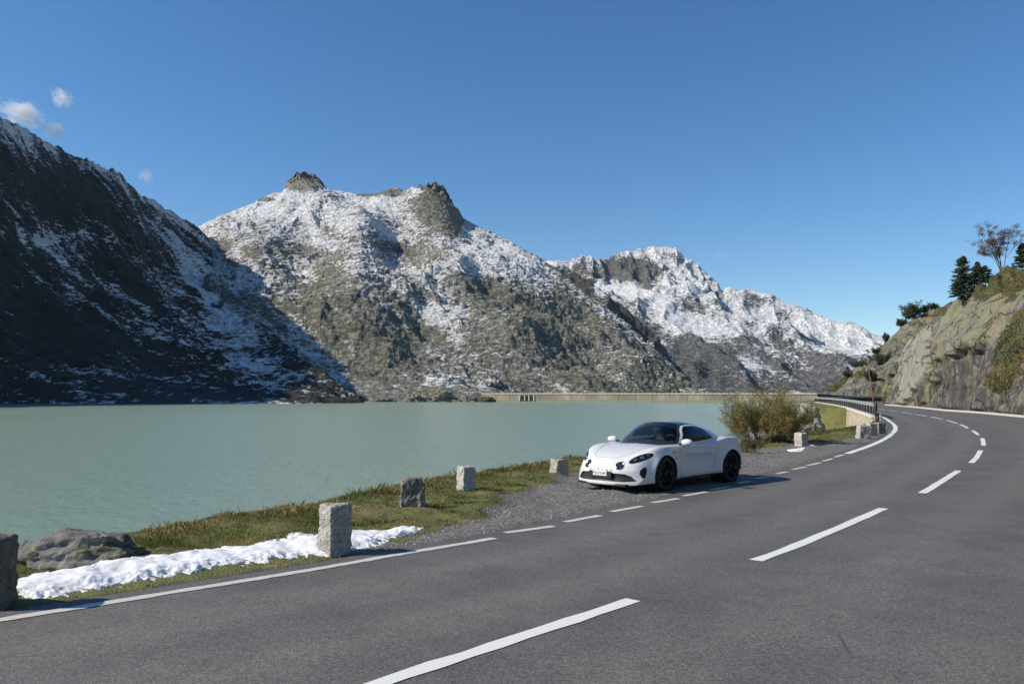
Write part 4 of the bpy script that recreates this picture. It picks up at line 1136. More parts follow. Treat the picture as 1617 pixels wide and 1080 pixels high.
m_trim = mat_simple("black_trim", (.014, .014, .015), .55)
m_gloss = mat_simple("black_gloss", (.010, .010, .012), .12, 0, .6)
m_tyre = mat_simple("tyre_rubber", (.016, .016, .016), .85)
m_rim = mat_simple("black_rim", (.010, .010, .011), .35, .3)
m_seat = mat_simple("dark_seat", (.035, .033, .032), .8)
m_disc = mat_simple("brake_disc", (.10, .10, .10), .4, .8)
m_cal = mat_simple("dark_red_caliper", (.06, .008, .010), .4)
m_lens = mat_simple("lamp_chrome", (.34, .35, .37), .2, .9)
m_plate = mat_simple("plate_white", (.70, .70, .68), .4)
m_ink = mat_simple("plate_ink", (.02, .02, .02), .5)
m_badge = mat_simple("badge_metal", (.10, .10, .10), .35, .6)
m_tail = mat_simple("tail_lamp_red", (.22, .01, .012), .2, 0, .6)
t = NT("tinted_glass")
gl = t.n('ShaderNodeBsdfGlossy'); gl.inputs['Roughness'].default_value = .02; gl.inputs['Color'].default_value = (1, 1, 1, 1)
tr = t.n('ShaderNodeBsdfTransparent'); tr.inputs['Color'].default_value = (.72, .78, .78, 1)
fr = t.n('ShaderNodeFresnel'); fr.inputs['IOR'].default_value = 1.45
mx = t.n('ShaderNodeMixShader'); t.put(mx.inputs[0], t.math('MULTIPLY_ADD', fr.outputs[0], .9, .01)); t.put(mx.inputs[1], tr.outputs[0]); t.put(mx.inputs[2], gl.outputs[0])
t.t.links.new(mx.outputs[0], t.t.nodes['Material Output'].inputs[0]); m_glass = t.m

Kx = [-2.06, -1.98, -1.85, -1.6, -1.21, -.8, -.3, .2, .7, .95, 1.21, 1.45, 1.65, 1.82, 1.95, 2.04, 2.09]
HW = [.70, .80, .86, .895, .905, .875, .855, .85, .865, .885, .90, .895, .88, .855, .83, .80, .775]
ZC = [.79, .86, .89, .92, .945, .935, .915, .90, .878, .868, .845, .805, .755, .695, .620, .535, .45]
YS = [.56, .62, .67, .73, .765, .765, .78, .785, .765, .745, .715, .69, .665, .635, .60, .565, .53]
ZS = [.77, .85, .895, .935, .950, .905, .868, .850, .852, .855, .852, .822, .772, .700, .605, .50, .42]
ZW = [.58, .60, .62, .62, .62, .56, .46, .44, .50, .56, .60, .57, .52, .45, .38, .33, .30]
ZB = [.34, .30, .26, .22, .20, .18, .165, .165, .165, .165, .165, .165, .165, .16, .155, .15, .15]
def kk(x, A): return smooth_interp(x, Kx, A)
xs = np.concatenate([np.linspace(-2.06, 1.5, 520), np.linspace(1.5, 2.09, 160)[1:]])
def body_sections(xs):
    hw, zc, ys, zs, zw, zb = [kk(xs, A) for A in (HW, ZC, YS, ZS, ZW, ZB)]
    ctl = np.stack([np.stack([0 * hw, zb], -1), np.stack([hw * .5, zb], -1), np.stack([hw - .09, zb], -1), np.stack([hw - .025, zb + .055], -1), np.stack([hw - .004, zb * .45 + zw * .55], -1), np.stack([hw, zw], -1),
                    np.stack([hw * .42 + ys * .58 + .030, zw * .28 + zs * .72 + .012], -1), np.stack([ys, zs], -1), np.stack([ys * .62, zs * .45 + zc * .55 - .012 * (zs > 0)], -1), np.stack([ys * .28, zc - .004], -1), np.stack([0 * hw, zc], -1)], 1)
    return ctl
ctl = body_sections(xs)
def crs(ctl, m):
    "Catmull-Rom across section control points: (n,k,2) -> (n, (k-1)*m+1, 2)"
    A = np.concatenate([ctl[:, 1:2] * [[-1, 1]], ctl, ctl[:, -2:-1] * [[-1, 1]]], 1); out = []
    for i in range(1, A.shape[1] - 2):
        tq = np.linspace(0, 1, m, endpoint=False)[None, :, None]
        p0, p1, p2, p3 = [A[:, i + q][:, None] for q in (-1, 0, 1, 2)]
        out.append(.5 * ((2*p1) + (-p0+p2)*tq + (2*p0-5*p1+4*p2-p3)*tq**2 + (-p0+3*p1-3*p2+p3)*tq**3))
    return np.concatenate(out + [ctl[:, -1:]], 1)
S = crs(ctl, 22)                                   # y, z
ns = S.shape[1]
X = xs[:, None] * np.ones((1, ns)); Y = S[..., 0]; Z = S[..., 1]
# caps: sections shrink towards the middle of nose and tail
def cap(xe, Ye, Ze, bulge, n=44):
    yc, zc_ = 0.0, (Ze.max() + Ze.min()) / 2
    Xs, Ys, Zs = [], [], []
    for k in range(1, n + 1):
        q = k / n; s_ = 1 - q
        Xs.append(np.full(ns, xe + bulge * (1 - s_ ** 2))); Ys.append(Ye * s_); Zs.append(zc_ + (Ze - zc_) * s_)
    return np.array(Xs), np.array(Ys), np.array(Zs)
fX, fY, fZ = cap(2.09, Y[-1], Z[-1], .012)
rX, rY, rZ = cap(-2.06, Y[0], Z[0], -.035)
X = np.vstack([rX[::-1], X, fX]); Y = np.vstack([rY[::-1], Y, fY]); Z = np.vstack([rZ[::-1], Z, fZ])
def warp(X, Y, Z):
    kf = sstep(1.35, 2.05, X); kr = sstep(-1.5, -2.05, X)
    X2 = X - kf * .34 * (np.abs(Y) / .82) ** 2.4 + kr * .22 * (np.abs(Y) / .80) ** 2.4
    X2 = X2 + .05 * sstep(1.4, 2.0, X)
    # lip sticks out at the chin, nose tucks slightly
    X2 = X2 + sstep(1.9, 2.09, X) * .03 * sstep(.30, .16, Z)
    # side sculpture: hollow in the door and its swage
    side = sstep(.70, .82, np.abs(Y))
    hol = np.exp(-((X2 + .12) / .72) ** 4) * np.exp(-((Z - .50 - .05 * X2) / .15) ** 2)
    sw = np.exp(-((X2 + .12) / .80) ** 4) * np.exp(-((Z - .675) / .035) ** 2)
    dy = -.048 * hol * side + .012 * sw * side
    # round haunches over the wheels
    for cx, am in ((1.21, .012), (-1.21, .022)):
        r = np.sqrt((X2 - cx) ** 2 + (Z - .33) ** 2); dy = dy + am * np.exp(-((r - .37) / .05) ** 2) * side
    # spine and pressed lines of the bonnet
    Z2 = Z + .010 * np.exp(-(Y / .045) ** 2) * sstep(.8, 1.2, X2) * sstep(2.05, 1.6, X2) * (Z > .4)
    Z2 = Z2 - .008 * np.exp(-((np.abs(Y) - .46) / .05) ** 2) * sstep(.8, 1.2, X2) * sstep(2.0, 1.6, X2) * (Z > .4)
    return X2, Y + np.sign(Y) * dy, Z2
X, Y, Z = warp(X, Y, Z)
BV = np.stack([X, Y, Z], -1); nu_, nv_ = BV.shape[:2]
BR = BV[:, ::-1] * [1, -1, 1]                       # mirrored half; loop: left half bottom->top, right half top->bottom
BVf = np.concatenate([BV, BR[:, 1:-1]], 1); nring = BVf.shape[1]
bf = gridfaces(nu_, nring, wrap=True)
bv = BVf.reshape(-1, 3)
def vnormals(v, f):
    p = v[f]; n = np.cross(p[:, 2] - p[:, 0], p[:, 3] - p[:, 1]); N = np.zeros_like(v)
    for k in range(4): np.add.at(N, f[:, k], n)
    return N / (np.linalg.norm(N, axis=1)[:, None] + 1e-12), n
bN, fn = vnormals(bv, bf)
cen = bv[bf].mean(1)
if ((fn * (cen - [0, 0, .5])).sum(1)).mean() < 0: bf = bf[:, ::-1]; fn = -fn; bN = -bN
fnu = fn / (np.linalg.norm(fn, axis=1)[:, None] + 1e-12)
car = empty("car", (0, 0, 0))
def submesh(name, v, N, f, mat, parent, push=0.0):
    used = np.unique(f); m = np.full(len(v), -1); m[used] = np.arange(len(used))
    vv = v[used] + N[used] * push
    o = npmesh(name, vv, m[f], mat, True, None, parent)
    try: o.data.normals_split_custom_set_from_vertices([tuple(q) for q in N[used]])
    except Exception: pass
    return o
def inpoly(px, py, poly):
    poly = np.array(poly); r = np.zeros(px.shape, bool); j = len(poly) - 1
    for i in range(len(poly)):
        a, b = poly[i], poly[j]
        c = ((a[1] > py) != (b[1] > py)) & (px < (b[0] - a[0]) * (py - a[1]) / (b[1] - a[1] + 1e-12) + a[0]); r ^= c; j = i
    return r
cx_, cy_, cz_ = cen.T
ay = np.abs(cy_)
arch = np.zeros(len(bf), bool)
for wx in (1.21, -1.21): arch |= ((cx_ - wx) ** 2 + (cz_ - .325) ** 2 < .362 ** 2) & (ay > .60)
front = fnu[:, 0] > .02
mouth = (cx_ > 1.6) & inpoly(ay, cz_, [(-.1, .215), (.50, .205), (.70, .225), (.60, .315), (.50, .355), (.30, .365), (-.1, .365)])
vent = (ay > .6) & inpoly(cx_, cz_, [(1.885, .355), (1.85, .42), (1.79, .465), (1.735, .49), (1.725, .43), (1.765, .34), (1.81, .275), (1.85, .29)])
ca, sa = math.cos(.46), math.sin(.46)
du_, dv_ = ay - .660, cz_ - .640
uu = du_ * ca + dv_ * sa; vv_ = -du_ * sa + dv_ * ca
lampm = (cx_ > 1.3) & ((np.abs(uu) / .160) ** 2.2 + (np.abs(vv_) / .068) ** 2.0 < 1) & (fnu[:, 2] > -.2)
drv = (cx_ > 1.6) & ((ay - .385) ** 2 + (cz_ - .505) ** 2 < .078 ** 2)
cock = (cz_ > .80) & (cx_ > -.75) & (cx_ < .60) & (ay < .66)
tailp = (cx_ < -1.9) & inpoly(ay, cz_, [(-.1, .66), (.60, .66), (.74, .70), (.72, .735), (-.1, .735)])
diff = (cx_ < -1.75) & (cz_ < .36)
sill = (cz_ < .205) & (ay > .4) & (np.abs(cx_) < .8)
used_ = arch | mouth | vent | lampm | drv | cock | tailp | diff
body = submesh("body", bv, bN, bf[~used_], m_white, car)
submesh("front_grille", bv, bN, bf[mouth & ~arch], m_trim, car, -.025)
for sgn in (1, -1):
    s_ = (cy_ * sgn > 0)
    submesh("air_intake", bv, bN, bf[vent & s_ & ~arch], m_trim, car, -.02)
    h = submesh("headlight", bv, bN, bf[lampm & s_ & ~arch], m_gloss, car, -.004)
    d = submesh("driving_lamp", bv, bN, bf[drv & s_], m_gloss, car, -.006)
    # inner reflectors
    for (yy_, zz_, r_) in ((.60, .618, .028), (.685, .662, .032), (.75, .695, .020)):
        c = cen[((ay - yy_) ** 2 + (cz_ - zz_) ** 2 + 9 * (cx_ < 1.3) + 9 * (~s_)).argmin()]
        nn_ = fnu[((ay - yy_) ** 2 + (cz_ - zz_) ** 2 + 9 * (cx_ < 1.3) + 9 * (~s_)).argmin()]
        M = Matrix.Translation(Vector(c + nn_ * .002)) @ Vector(nn_).to_track_quat('Z', 'Y').to_matrix().to_4x4()
        mb = MB(); mb.lathe([(.0001, -.002), (r_ * .8, -.001), (r_, .003), (r_ * 1.1, .0)], 20, M); mb.build("reflector", m_lens, h, True)
    i = ((ay - .385) ** 2 + (cz_ - .505) ** 2 + 9 * (cx_ < 1.6) + 9 * (~s_)).argmin(); c, nn_ = cen[i], fnu[i]
    M = Matrix.Translation(Vector(c + nn_ * .003)) @ Vector(nn_).to_track_quat('Z', 'Y').to_matrix().to_4x4()
    mb = MB(); mb.lathe([(.070, .0), (.078, .006), (.086, .0)], 28, M); mb.build("lamp_ring", m_lens, d, True)
    mb = MB()
    for an in (0, math.pi / 2):
        R = np.array(M.to_3x3() @ Matrix.Rotation(an + .5, 3, 'Z')); mb.box(c + nn_ * .004, (.14, .012, .006), R)
    mb.build("lamp_cross", m_lens, d)
submesh("tail_panel", bv, bN, bf[tailp], m_tail, car, .002)
submesh("rear_diffuser", bv, bN, bf[diff & ~arch], m_trim, car, -.003)
# slats in the mouth
mb = MB()
for zz_ in (.255, .295, .335):
    P = [(2.11 - .34 * (abs(q) / .82) ** 2.4, q, zz_) for q in np.linspace(-.58, .58, 17)]
    mb.tube(P, .006, 6)
g = mb.build("grille_bars", m_gloss, car, True)
# wheel wells and underside
for wx in (1.21, -1.21):
    for sg in (1, -1):
        mb = MB(); M = Matrix.Translation((wx, 0, .325)) @ Matrix.Rotation(-math.pi / 2 * sg, 4, 'X')
        mb.lathe([(.365, .868), (.372, .62), (.372, .52), (.0001, .52)], 40, M)
        mb.build("wheel_well", m_trim, car, True)
mb = MB(); mb.box((0, 0, .19), (3.5, 1.30, .05)); mb.box((2.03, 0, .150), (.20, 1.15, .035)); mb.box((0, 0, .45), (2.0, 1.30, .5)); mb.build("floor", m_trim, car)
# splitter lip
mb = MB(); P = [(2.165 - .36 * (abs(q) / .82) ** 2.4, q, .142) for q in np.linspace(-.74, .74, 25)]; mb.tube(P, .014, 6); mb.build("front_lip", m_trim, car, True)
# ---- greenhouse
Gx = [-1.86, -1.7, -1.5, -1.25, -1.0, -.75, -.5, -.3, -.1, .1, .3, .5, .7, .85, 1.02]
GZ = [.845, .895, .97, 1.065, 1.145, 1.210, 1.258, 1.280, 1.290, 1.275, 1.220, 1.128, 1.022, .935, .845]
GW = [.42, .50, .58, .66, .715, .745, .765, .775, .78, .78, .775, .765, .75, .735, .71]
gx = np.linspace(-1.86, 1.02, 520); gt = smooth_interp(gx, Gx, GZ); gw = smooth_interp(gx, Gx, GW)
th = np.linspace(0, math.pi / 2, 180)[None]
zb_ = .74
n_e = .55
GYv = gw[:, None] * (np.cos(th) + 1e-9) ** n_e * (1 - .10 * np.sin(th)); GZv = zb_ + (gt[:, None] - zb_) * (np.sin(th) + 1e-9) ** .75
GXv = gx[:, None] - sstep(.0, .95, gx)[:, None] * .26 * (np.abs(GYv) / .74) ** 2.2 + sstep(-.9, -1.8, gx)[:, None] * .10 * (np.abs(GYv) / .6) ** 2
GL = np.stack([GXv, GYv, GZv], -1); GRr = GL[:, ::-1] * [1, -1, 1]
GA = np.concatenate([GL, GRr[:, 1:]], 1)
gf = gridfaces(*GA.shape[:2]); gv = GA.reshape(-1, 3)
gN, gfn = vnormals(gv, gf); gc = gv[gf].mean(1)
if ((gfn * (gc - [-.3, 0, .7])).sum(1)).mean() < 0: gf = gf[:, ::-1]; gN = -gN; gfn = -gfn
X0 = ((gx[:-1] + gx[1:]) / 2)[:, None] * np.ones((1, GA.shape[1] - 1)); X0 = X0.ravel()
gay = np.abs(gc[:, 1]); gz_ = gc[:, 2]; gxx = gc[:, 0]
wy = np.interp(gz_, [.80, .93, 1.05, 1.20, 1.26], [.695, .672, .622, .505, .44])
wsn = (X0 > .115) & (gay < wy - .0)
sdn = (gay > wy + .030) & inpoly(gxx, gz_, [(.70, .84), (.80, .868), (.58, 1.00), (.36, 1.13), (.10, 1.205), (-.35, 1.203), (-.60, 1.158), (-.84, 1.065), (-1.00, .965), (-.90, .945), (-.3, .905), (.2, .885)])
rfn = (X0 <= .115) & (X0 > -.93) & (gay < np.interp(X0, [-.93, -.5, .115], [.42, .49, .505]))
rwn = (X0 <= -.93) & (X0 > -1.62) & (gay < np.interp(X0, [-1.62, -.93], [.33, .40]))
rest = ~(wsn | sdn | rfn | rwn)
# white only where a pillar or roof arch shows; hidden skirt below the body is dropped
keep = gz_ > .80
ws = submesh("windscreen", gv, gN, gf[wsn & keep], m_glass, car, -.002)
submesh("roof_panel", gv, gN, gf[rfn], m_roof, car, .001)
submesh("rear_window", gv, gN, gf[rwn & keep], m_gloss, car, -.001)
submesh("roof_arch", gv, gN, gf[rest & keep], m_white, car)
for sgn in (1, -1):
    submesh("side_window", gv, gN, gf[sdn & keep & (gc[:, 1] * sgn > 0)], m_glass, car, -.003)
# black bands of the windscreen edge
edge = wsn & keep & ((gay > wy - .035) | (X0 < .165) | (gz_ < .905))
submesh("screen_surround", gv, gN, gf[edge], m_roof, ws, .002)
# windscreen wipers
for y0_ in (.10, -.38):
    mb = MB(); mb.tube([(.93 - .12 * (abs(y0_)), y0_, .918), (.85, y0_ + .2, .935), (.80 - .05, y0_ + .42, .935)], .008, 5); mb.build("wiper", m_trim, car, True)
# ---- interior
mb = MB(); mb.box((.52, 0, .80), (.42, 1.20, .16), Matrix.Rotation(.12, 3, 'Y'), .92, .04); mb.build("dashboard", m_seat, car)
for y0_ in (.35, -.35):
    mb = MB(); mb.box((-.18, y0_, .62), (.50, .46, .16), None, .95, .04); mb.box((-.46, y0_, .86), (.14, .46, .50), Matrix.Rotation(-.22, 3, 'Y'), .85, .05); mb.box((-.55, y0_, 1.09), (.09, .24, .16), Matrix.Rotation(-.2, 3, 'Y'), .9, .03)
    mb.build("seat", m_seat, car, False)
mb = MB(); M = Matrix.Translation((.22, .36, .86)) @ Matrix.Rotation(math.radians(-68), 4, 'Y')
ring = [(M @ Vector((.175 * math.cos(a), .175 * math.sin(a), 0)))[:] for a in np.linspace(0, 2 * math.pi, 29)]
mb.tube(ring, .015, 6, False); mb.box((.22, .36, .86), (.03, .10, .09)); mb.box((.22, .36, .86), (.02, .33, .03)); mb.build("steering_wheel", m_trim, car, True)
mb = MB(); mb.box((.27, -.0, 1.125), (.03, .20, .06), None, 1, .01); mb.build("rear_view_mirror", m_trim, car)
mb = MB(); mb.box((-.80, 0, .88), (.06, 1.00, .34), Matrix.Rotation(-.25, 3, 'Y')); mb.build("bulkhead", m_seat, car)
# ---- door mirrors
for sg in (1, -1):
    u = np.linspace(0, 2 * math.pi, 29)[:-1][:, None]; w = np.linspace(-math.pi / 2, math.pi / 2, 15)[None]
    mx_, my_, mz_ = .085 * np.cos(w) * np.cos(u), .125 * np.cos(w) * np.sin(u) * sg, .070 * np.sin(w) + 0 * u
    mx_ = np.where(mx_ < -.03, -.03 + (mx_ + .03) * .25, mx_)
    V = np.stack([.56 + mx_, .925 * sg + my_, .905 + mz_ + .01 * np.sign(sg) * 0], -1)
    f = gridfaces(28, 15); a = 27 * 15 + np.arange(14); b = np.arange(14)
    f = np.vstack([f, np.stack([a, b, b + 1, a + 1], -1)])
    if sg < 0: f = f[:, ::-1]
    h = npmesh("door_mirror", V.reshape(-1, 3), f, m_white, True, None, car)
    mb = MB(); mb.tube([(.60, .74 * sg, .865), (.58, .82 * sg, .885), (.56, .88 * sg, .89)], [.032, .022, .022], 8); mb.build("mirror_stalk", m_trim, h, True)
    mb = MB(); mb.box((.528, .925 * sg, .905), (.006, .19, .095), None, 1, .002); mb.build("mirror_glass", m_lens, h)
# ---- lines and fittings laid on the body by casting onto it
bvh = BVHTree.FromPolygons([tuple(q) for q in bv], [tuple(int(k) for k in q) for q in bf])
def cast(o_, d_):
    h = bvh.ray_cast(Vector(o_), Vector(d_)); return h[0], h[1]
def line_on(name, pts, frm, w=.007, mat=None, lift=.0015, parent=None):
    "thin dark gap following 2D points; frm: function(point2d)->(origin, dir)"
    P = []; Nn2 = []
    pts = cr(pts, 60) if len(pts) > 2 else segment(np.array(pts, float), 0, 9, 30)
    for q in pts:
        h, n = cast(*frm(q))
        if h is None: continue
        P.append(np.array(h)); Nn2.append(np.array(n))
    P = np.array(P); Nn2 = np.array(Nn2)
    T = np.gradient(P, axis=0); T /= np.linalg.norm(T, axis=1)[:, None] + 1e-9
    Bn = np.cross(T, Nn2)
    V = np.stack([P + Bn * w / 2 + Nn2 * lift, P - Bn * w / 2 + Nn2 * lift], 1).reshape(-1, 3)
    f = gridfaces(len(P), 2)
    if len(f) and np.dot(np.cross(V[f[0][1]] - V[f[0][0]], V[f[0][2]] - V[f[0][0]]), Nn2[0]) < 0: f = f[:, ::-1]
    return npmesh(name, V, f, mat or m_trim, False, None, parent or car)
for sg in (1, -1):
    side = lambda q, sg=sg: ((q[0], 1.6 * sg, q[1]), (0, -sg, 0))
    line_on("door_gap", [(.64, .84), (.69, .70), (.72, .50), (.70, .32), (.62, .225), (.2, .215), (-.35, .215), (-.52, .26), (-.60, .42), (-.66, .60), (-.70, .76), (-.69, .85), (-.66, .885)], side)
    mb = MB(); h, n = cast((-.53, 1.6 * sg, .755), (0, -sg, 0)); mb.box(tuple(h + n * .004), (.15, .012, .022), None, 1, .003); mb.build("door_handle", m_white, car)
    h, n = cast((.90, 1.6 * sg, .725), (0, -sg, 0)); mb = MB(); mb.box(tuple(h + n * .003), (.10, .006, .016)); mb.build("side_badge", m_badge, car)
    h, n = cast((.85, 1.6 * sg, .60), (0, -sg, 0)); mb = MB(); mb.box(tuple(h + n * .003), (.035, .006, .05)); mb.build("side_emblem", m_badge, car)
top = lambda q: ((q[0], q[1], 2.0), (0, 0, -1))
line_on("bonnet_gap", [(.93, .60), (1.25, .56), (1.55, .47), (1.78, .40), (1.93, .25), (1.97, 0), (1.93, -.25), (1.78, -.40), (1.55, -.47), (1.25, -.56), (.93, -.60)], top, .006)
line_on("side_skirt_line", [(-.85, .205), (.85, .195)], lambda q: ((q[0], 1.6, q[1]), (0, -1, 0)), .035)
# spoiler edge on the tail
mb = MB(); P = [(-1.99 + .22 * (abs(q) / .80) ** 2.4, q, .845 - .03 * (abs(q) / .7) ** 2) for q in np.linspace(-.66, .66, 21)]; mb.tube(P, .016, 6); mb.build("tail_spoiler", m_white, car, True)
# ---- writing
def text_mesh(name, s, size, mat, M, parent, depth=.002):
    cu = bpy.data.curves.new(name, 'FONT'); cu.body = s; cu.size = size; cu.extrude = depth / 2; cu.align_x = 'CENTER'; cu.align_y = 'CENTER'
    to = bpy.data.objects.new(name, cu); COL.objects.link(to)
    dg = bpy.context.evaluated_depsgraph_get(); me = bpy.data.meshes.new_from_object(to.evaluated_get(dg)); me.transform(M)
    bpy.data.objects.remove(to); bpy.data.curves.remove(cu)
    o = bpy.data.objects.new(name, me); COL.objects.link(o); me.materials.clear(); me.materials.append(mat); o.parent = parent; return o
FRONT = Matrix(((0, 0, 1), (1, 0, 0), (0, 1, 0))).to_4x4()       # text plane faces +x, reads along +y
for k, ch in enumerate("ALPINE"):
    y_ = (k - 2.5) * .098
    h, n = cast((3, y_, .418), (-1, 0, 0))
    text_mesh("badge_letter", ch, .055, m_badge, Matrix.Translation((h[0] + .003, y_, h[2])) @ FRONT, car)
mb = MB(); mb.box((2.150, 0, .330), (.020, .54, .13), None, 1, .004); pl0 = mb.build("plate_holder", m_trim, car)
mb = MB(); mb.box((2.163, 0, .352), (.008, .33, .088), None, 1, .002); pl = mb.build("number_plate", m_plate, car)
text_mesh("plate_canton", "SG", .068, m_ink, Matrix.Translation((2.1685, -.085, .352)) @ FRONT, pl)
text_mesh("plate_number", "73540", .068, m_ink, Matrix.Translation((2.1685, .055, .352)) @ FRONT, pl)
mb = MB(); mb.box((2.1685, -.145, .362), (.002, .022, .026)); mb.build("plate_crest", m_tail, pl)
# ---- wheels
def make_wheel():
    r = bpy.data.objects.new("wheel", None); COL.objects.link(r)
    r.empty_display_size = .2
    rot = Matrix.Rotation(-math.pi / 2, 4, 'X')      # local z -> +y (outwards)
    mb = MB(); mb.lathe([(.225, -.095), (.235, -.11), (.30, -.112), (.318, -.095), (.325, -.06), (.325, .06), (.318, .095), (.30, .112), (.242, .108), (.232, .098)], 64, rot); mb.build("tyre", m_tyre, r, True)
    mb = MB(); mb.lathe([(.236, .104), (.240, .092), (.226, .08), (.214, .02), (.214, -.09)], 56, rot)
    for k in range(9):
        a = 2 * math.pi * k / 9
        for da in (-.085, .085):
            p0 = rot @ Vector((.045 * math.cos(a), .045 * math.sin(a), .070)); p1 = rot @ Vector((.14 * math.cos(a + da * .7), .14 * math.sin(a + da * .7), .082)); p2 = rot @ Vector((.228 * math.cos(a + da), .228 * math.sin(a + da), .09))
            mb.tube([p0[:], p1[:], p2[:]], [.014, .010, .011], 6)
    mb.lathe([(.055, .05), (.060, .075), (.050, .088), (.0001, .090)], 24, rot)
    mb.build("rim", m_rim, r, True)
    mb = MB(); mb.lathe([(.16, .0), (.16, .02), (.06, .02), (.06, .03), (.0001, .03)], 40, rot); mb.build("brake_disc", m_disc, r, True)
    mb = MB(); mb.box((.0, .03, .145), (.12, .04, .05), None, 1, .01); mb.build("brake_caliper", m_cal, r)
    return r
w0 = make_wheel()
for k, (wx, sg) in enumerate(((1.21, 1), (1.21, -1), (-1.21, 1), (-1.21, -1))):
    w_ = w0 if k == 0 else copy_tree(w0)
    w_.parent = car; w_.location = (wx, .778 * sg, .325); w_.rotation_euler = (0, .3 * k, 0 if sg > 0 else math.pi)
    if wx > 0: w_.rotation_euler[2] += math.radians(3)
tag(car, "small white sports coupe with black roof parked on the gravel lay-by", "car")
car.location = (CARX, CARY, .0) if False else (3.205, 17.45, .005)
car.rotation_euler = (0, 0, math.radians(225.2))

# ================================================================== PLANTS
t = NT("verge_grass_blades"); c = t.attr('tint', 'Color')
m_blade = t.fin(c, .75)
def leafmat(name, rough=.6, trans=.25):
    t = NT(name); c = t.attr('tint', 'Color'); t.fin(c, rough)
    tl = t.n('ShaderNodeBsdfTranslucent'); t.put(tl.inputs['Color'], c); mx = t.n('ShaderNodeMixShader'); mx.inputs[0].default_value = trans
    t.put(mx.inputs[1], t.b.outputs[0]); t.put(mx.inputs[2], tl.outputs[0]); t.t.links.new(mx.outputs[0], t.t.nodes['Material Output'].inputs[0]); return t.m
m_leaf = leafmat("leaves"); m_needle = leafmat("needles", .7, .1)
t = NT("bark"); m_bark = t.fin(t.mix(t.noise(8, 5, .7), (.06, .05, .04), (.14, .12, .10)), .9)
snow_up = np.array([G(a, b, .06) for a, b in [(20, 912), (110, 893), (230, 876), (350, 861), (480, 842), (600, 829), (672, 829)]])
snow_lo = np.array([G(a, b, .02) for a, b in [(20, 930), (110, 932), (220, 914), (350, 894), (450, 879), (590, 858), (672, 836)]])
snow_poly = np.vstack([snow_up, snow_lo[::-1]])
def blades(n, s0, s1, hlo, hhi, wd, crest_only=False, seed=1):
    r = np.random.default_rng(seed)
    s = arc(ROADL); u = r.uniform(0, 1, n); sa_, sb_ = s_at(ROADL, s0), s_at(ROADL, s1)
    ss = sa_ + (sb_ - sa_) * u
    i = np.searchsorted(s, ss).clip(0, len(s) - 1)
    base = np.stack([np.interp(ss, s, ROADL[:, 0]), np.interp(ss, s, ROADL[:, 1])], 1); nn = LN[i]; yy = base[:, 1]; w = np.interp(yy, crest_y, crest_w)
    o_ = r.uniform(.12, 1, n) * (w + .5) if not crest_only else w + r.normal(-.15, .28, n)
    p = base + nn * o_[:, None] + r.normal(0, .02, (n, 2))
    gm = gravel_mask(p[:, 0], p[:, 1], o_, yy)
    patch = fbm(p[:, 0] * 1.3, p[:, 1] * 1.3, p[:, 0] * 0, 3, 71)
    keep = (r.uniform(0, 1, n) > gm * 1.15) & ((patch > -.60) | crest_only) & ~(inpoly(p[:, 0], p[:, 1], snow_poly) & (r.uniform(0, 1, n) > .01))
    keep &= (o_ > .10 + .12 * r.uniform(0, 1, n))
    p = p[keep]; patch = patch[keep]; n = len(p); o_ = o_[keep]; wk = w[keep]
    z = ground_z(p[:, 0], p[:, 1])
    nearcrest = sstep(.9, .1, np.abs(wk - o_))
    h = r.uniform(hlo, hhi, n) * (1 + .8 * nearcrest) * np.clip(.8 + patch * 1.2, .4, 1.6)
    a = r.uniform(0, 2 * math.pi, n); d = np.stack([np.cos(a), np.sin(a)], 1)
    a2 = r.uniform(0, 2 * math.pi, n); ln = np.stack([np.cos(a2), np.sin(a2)], 1) * (h * r.uniform(.2, .9, n))[:, None]
    wq = wd * r.uniform(.6, 1.4, n)
    v0 = np.c_[p - d * wq[:, None] / 2, z - .008]; v1 = np.c_[p + d * wq[:, None] / 2, z - .008]
    v2 = np.c_[p + ln * .45 + d * wq[:, None] * .3, z + h * .62]; v3 = np.c_[p + ln, z + h]
    g = fbm(p[:, 0] * .8, p[:, 1] * .8, p[:, 0] * 0, 3, 73) + r.normal(0, .22, n) + .25 * nearcrest
    pal = np.array([(.060, .085, .016), (.105, .125, .024), (.190, .165, .050), (.300, .235, .105)])
    q = np.clip((g + .45) * 2.6, 0, 2.999); k = q.astype(int); f = (q - k)[:, None]
    c = pal[k] * (1 - f) + pal[k + 1] * f
    c *= r.uniform(.7, 1.3, (n, 1))
    V = np.stack([v0, v1, v2, v3], 1).reshape(-1, 3); F_ = np.arange(n)[:, None] * 4 + np.array([[0, 1, 2, 3]])
    return V, F_, np.repeat(c, 4, 0)
parts_ = [blades(150000, (-9, 2), G(700, 860), .010, .034, .0045, seed=1), blades(100000, G(700, 860), (8.5, 24), .014, .042, .007, seed=2), blades(30000, (8.5, 24), (24, 52), .02, .06, .013, seed=3),
          blades(5000, (-9, 2), (8.5, 24), .03, .085, .0035, True, 4), blades(1500, (8.5, 24), (17, 40), .04, .11, .008, True, 5)]
Vs, Fs_, Cs, off_ = [], [], [], 0
for V, F_, c in parts_: Vs.append(V); Fs_.append(F_ + off_); Cs.append(c); off_ += len(V)
m_blade = leafmat("verge_grass", .75, .30)
for q in range(len(Cs)): Cs[q] = Cs[q] * 1.25
o = npmesh("grass", np.vstack(Vs), np.vstack(Fs_), m_blade, False, {'tint': np.vstack(Cs)}); tag(o, kind='stuff')
nrm_ = RNG.normal(0, .35, (sum(len(q) for q in Vs), 3)) + [0, 0, 1]; nrm_ /= np.linalg.norm(nrm_, axis=1)[:, None]
at = o.data.attributes.new('custom_normal', 'FLOAT_VECTOR', 'CORNER') if False else None
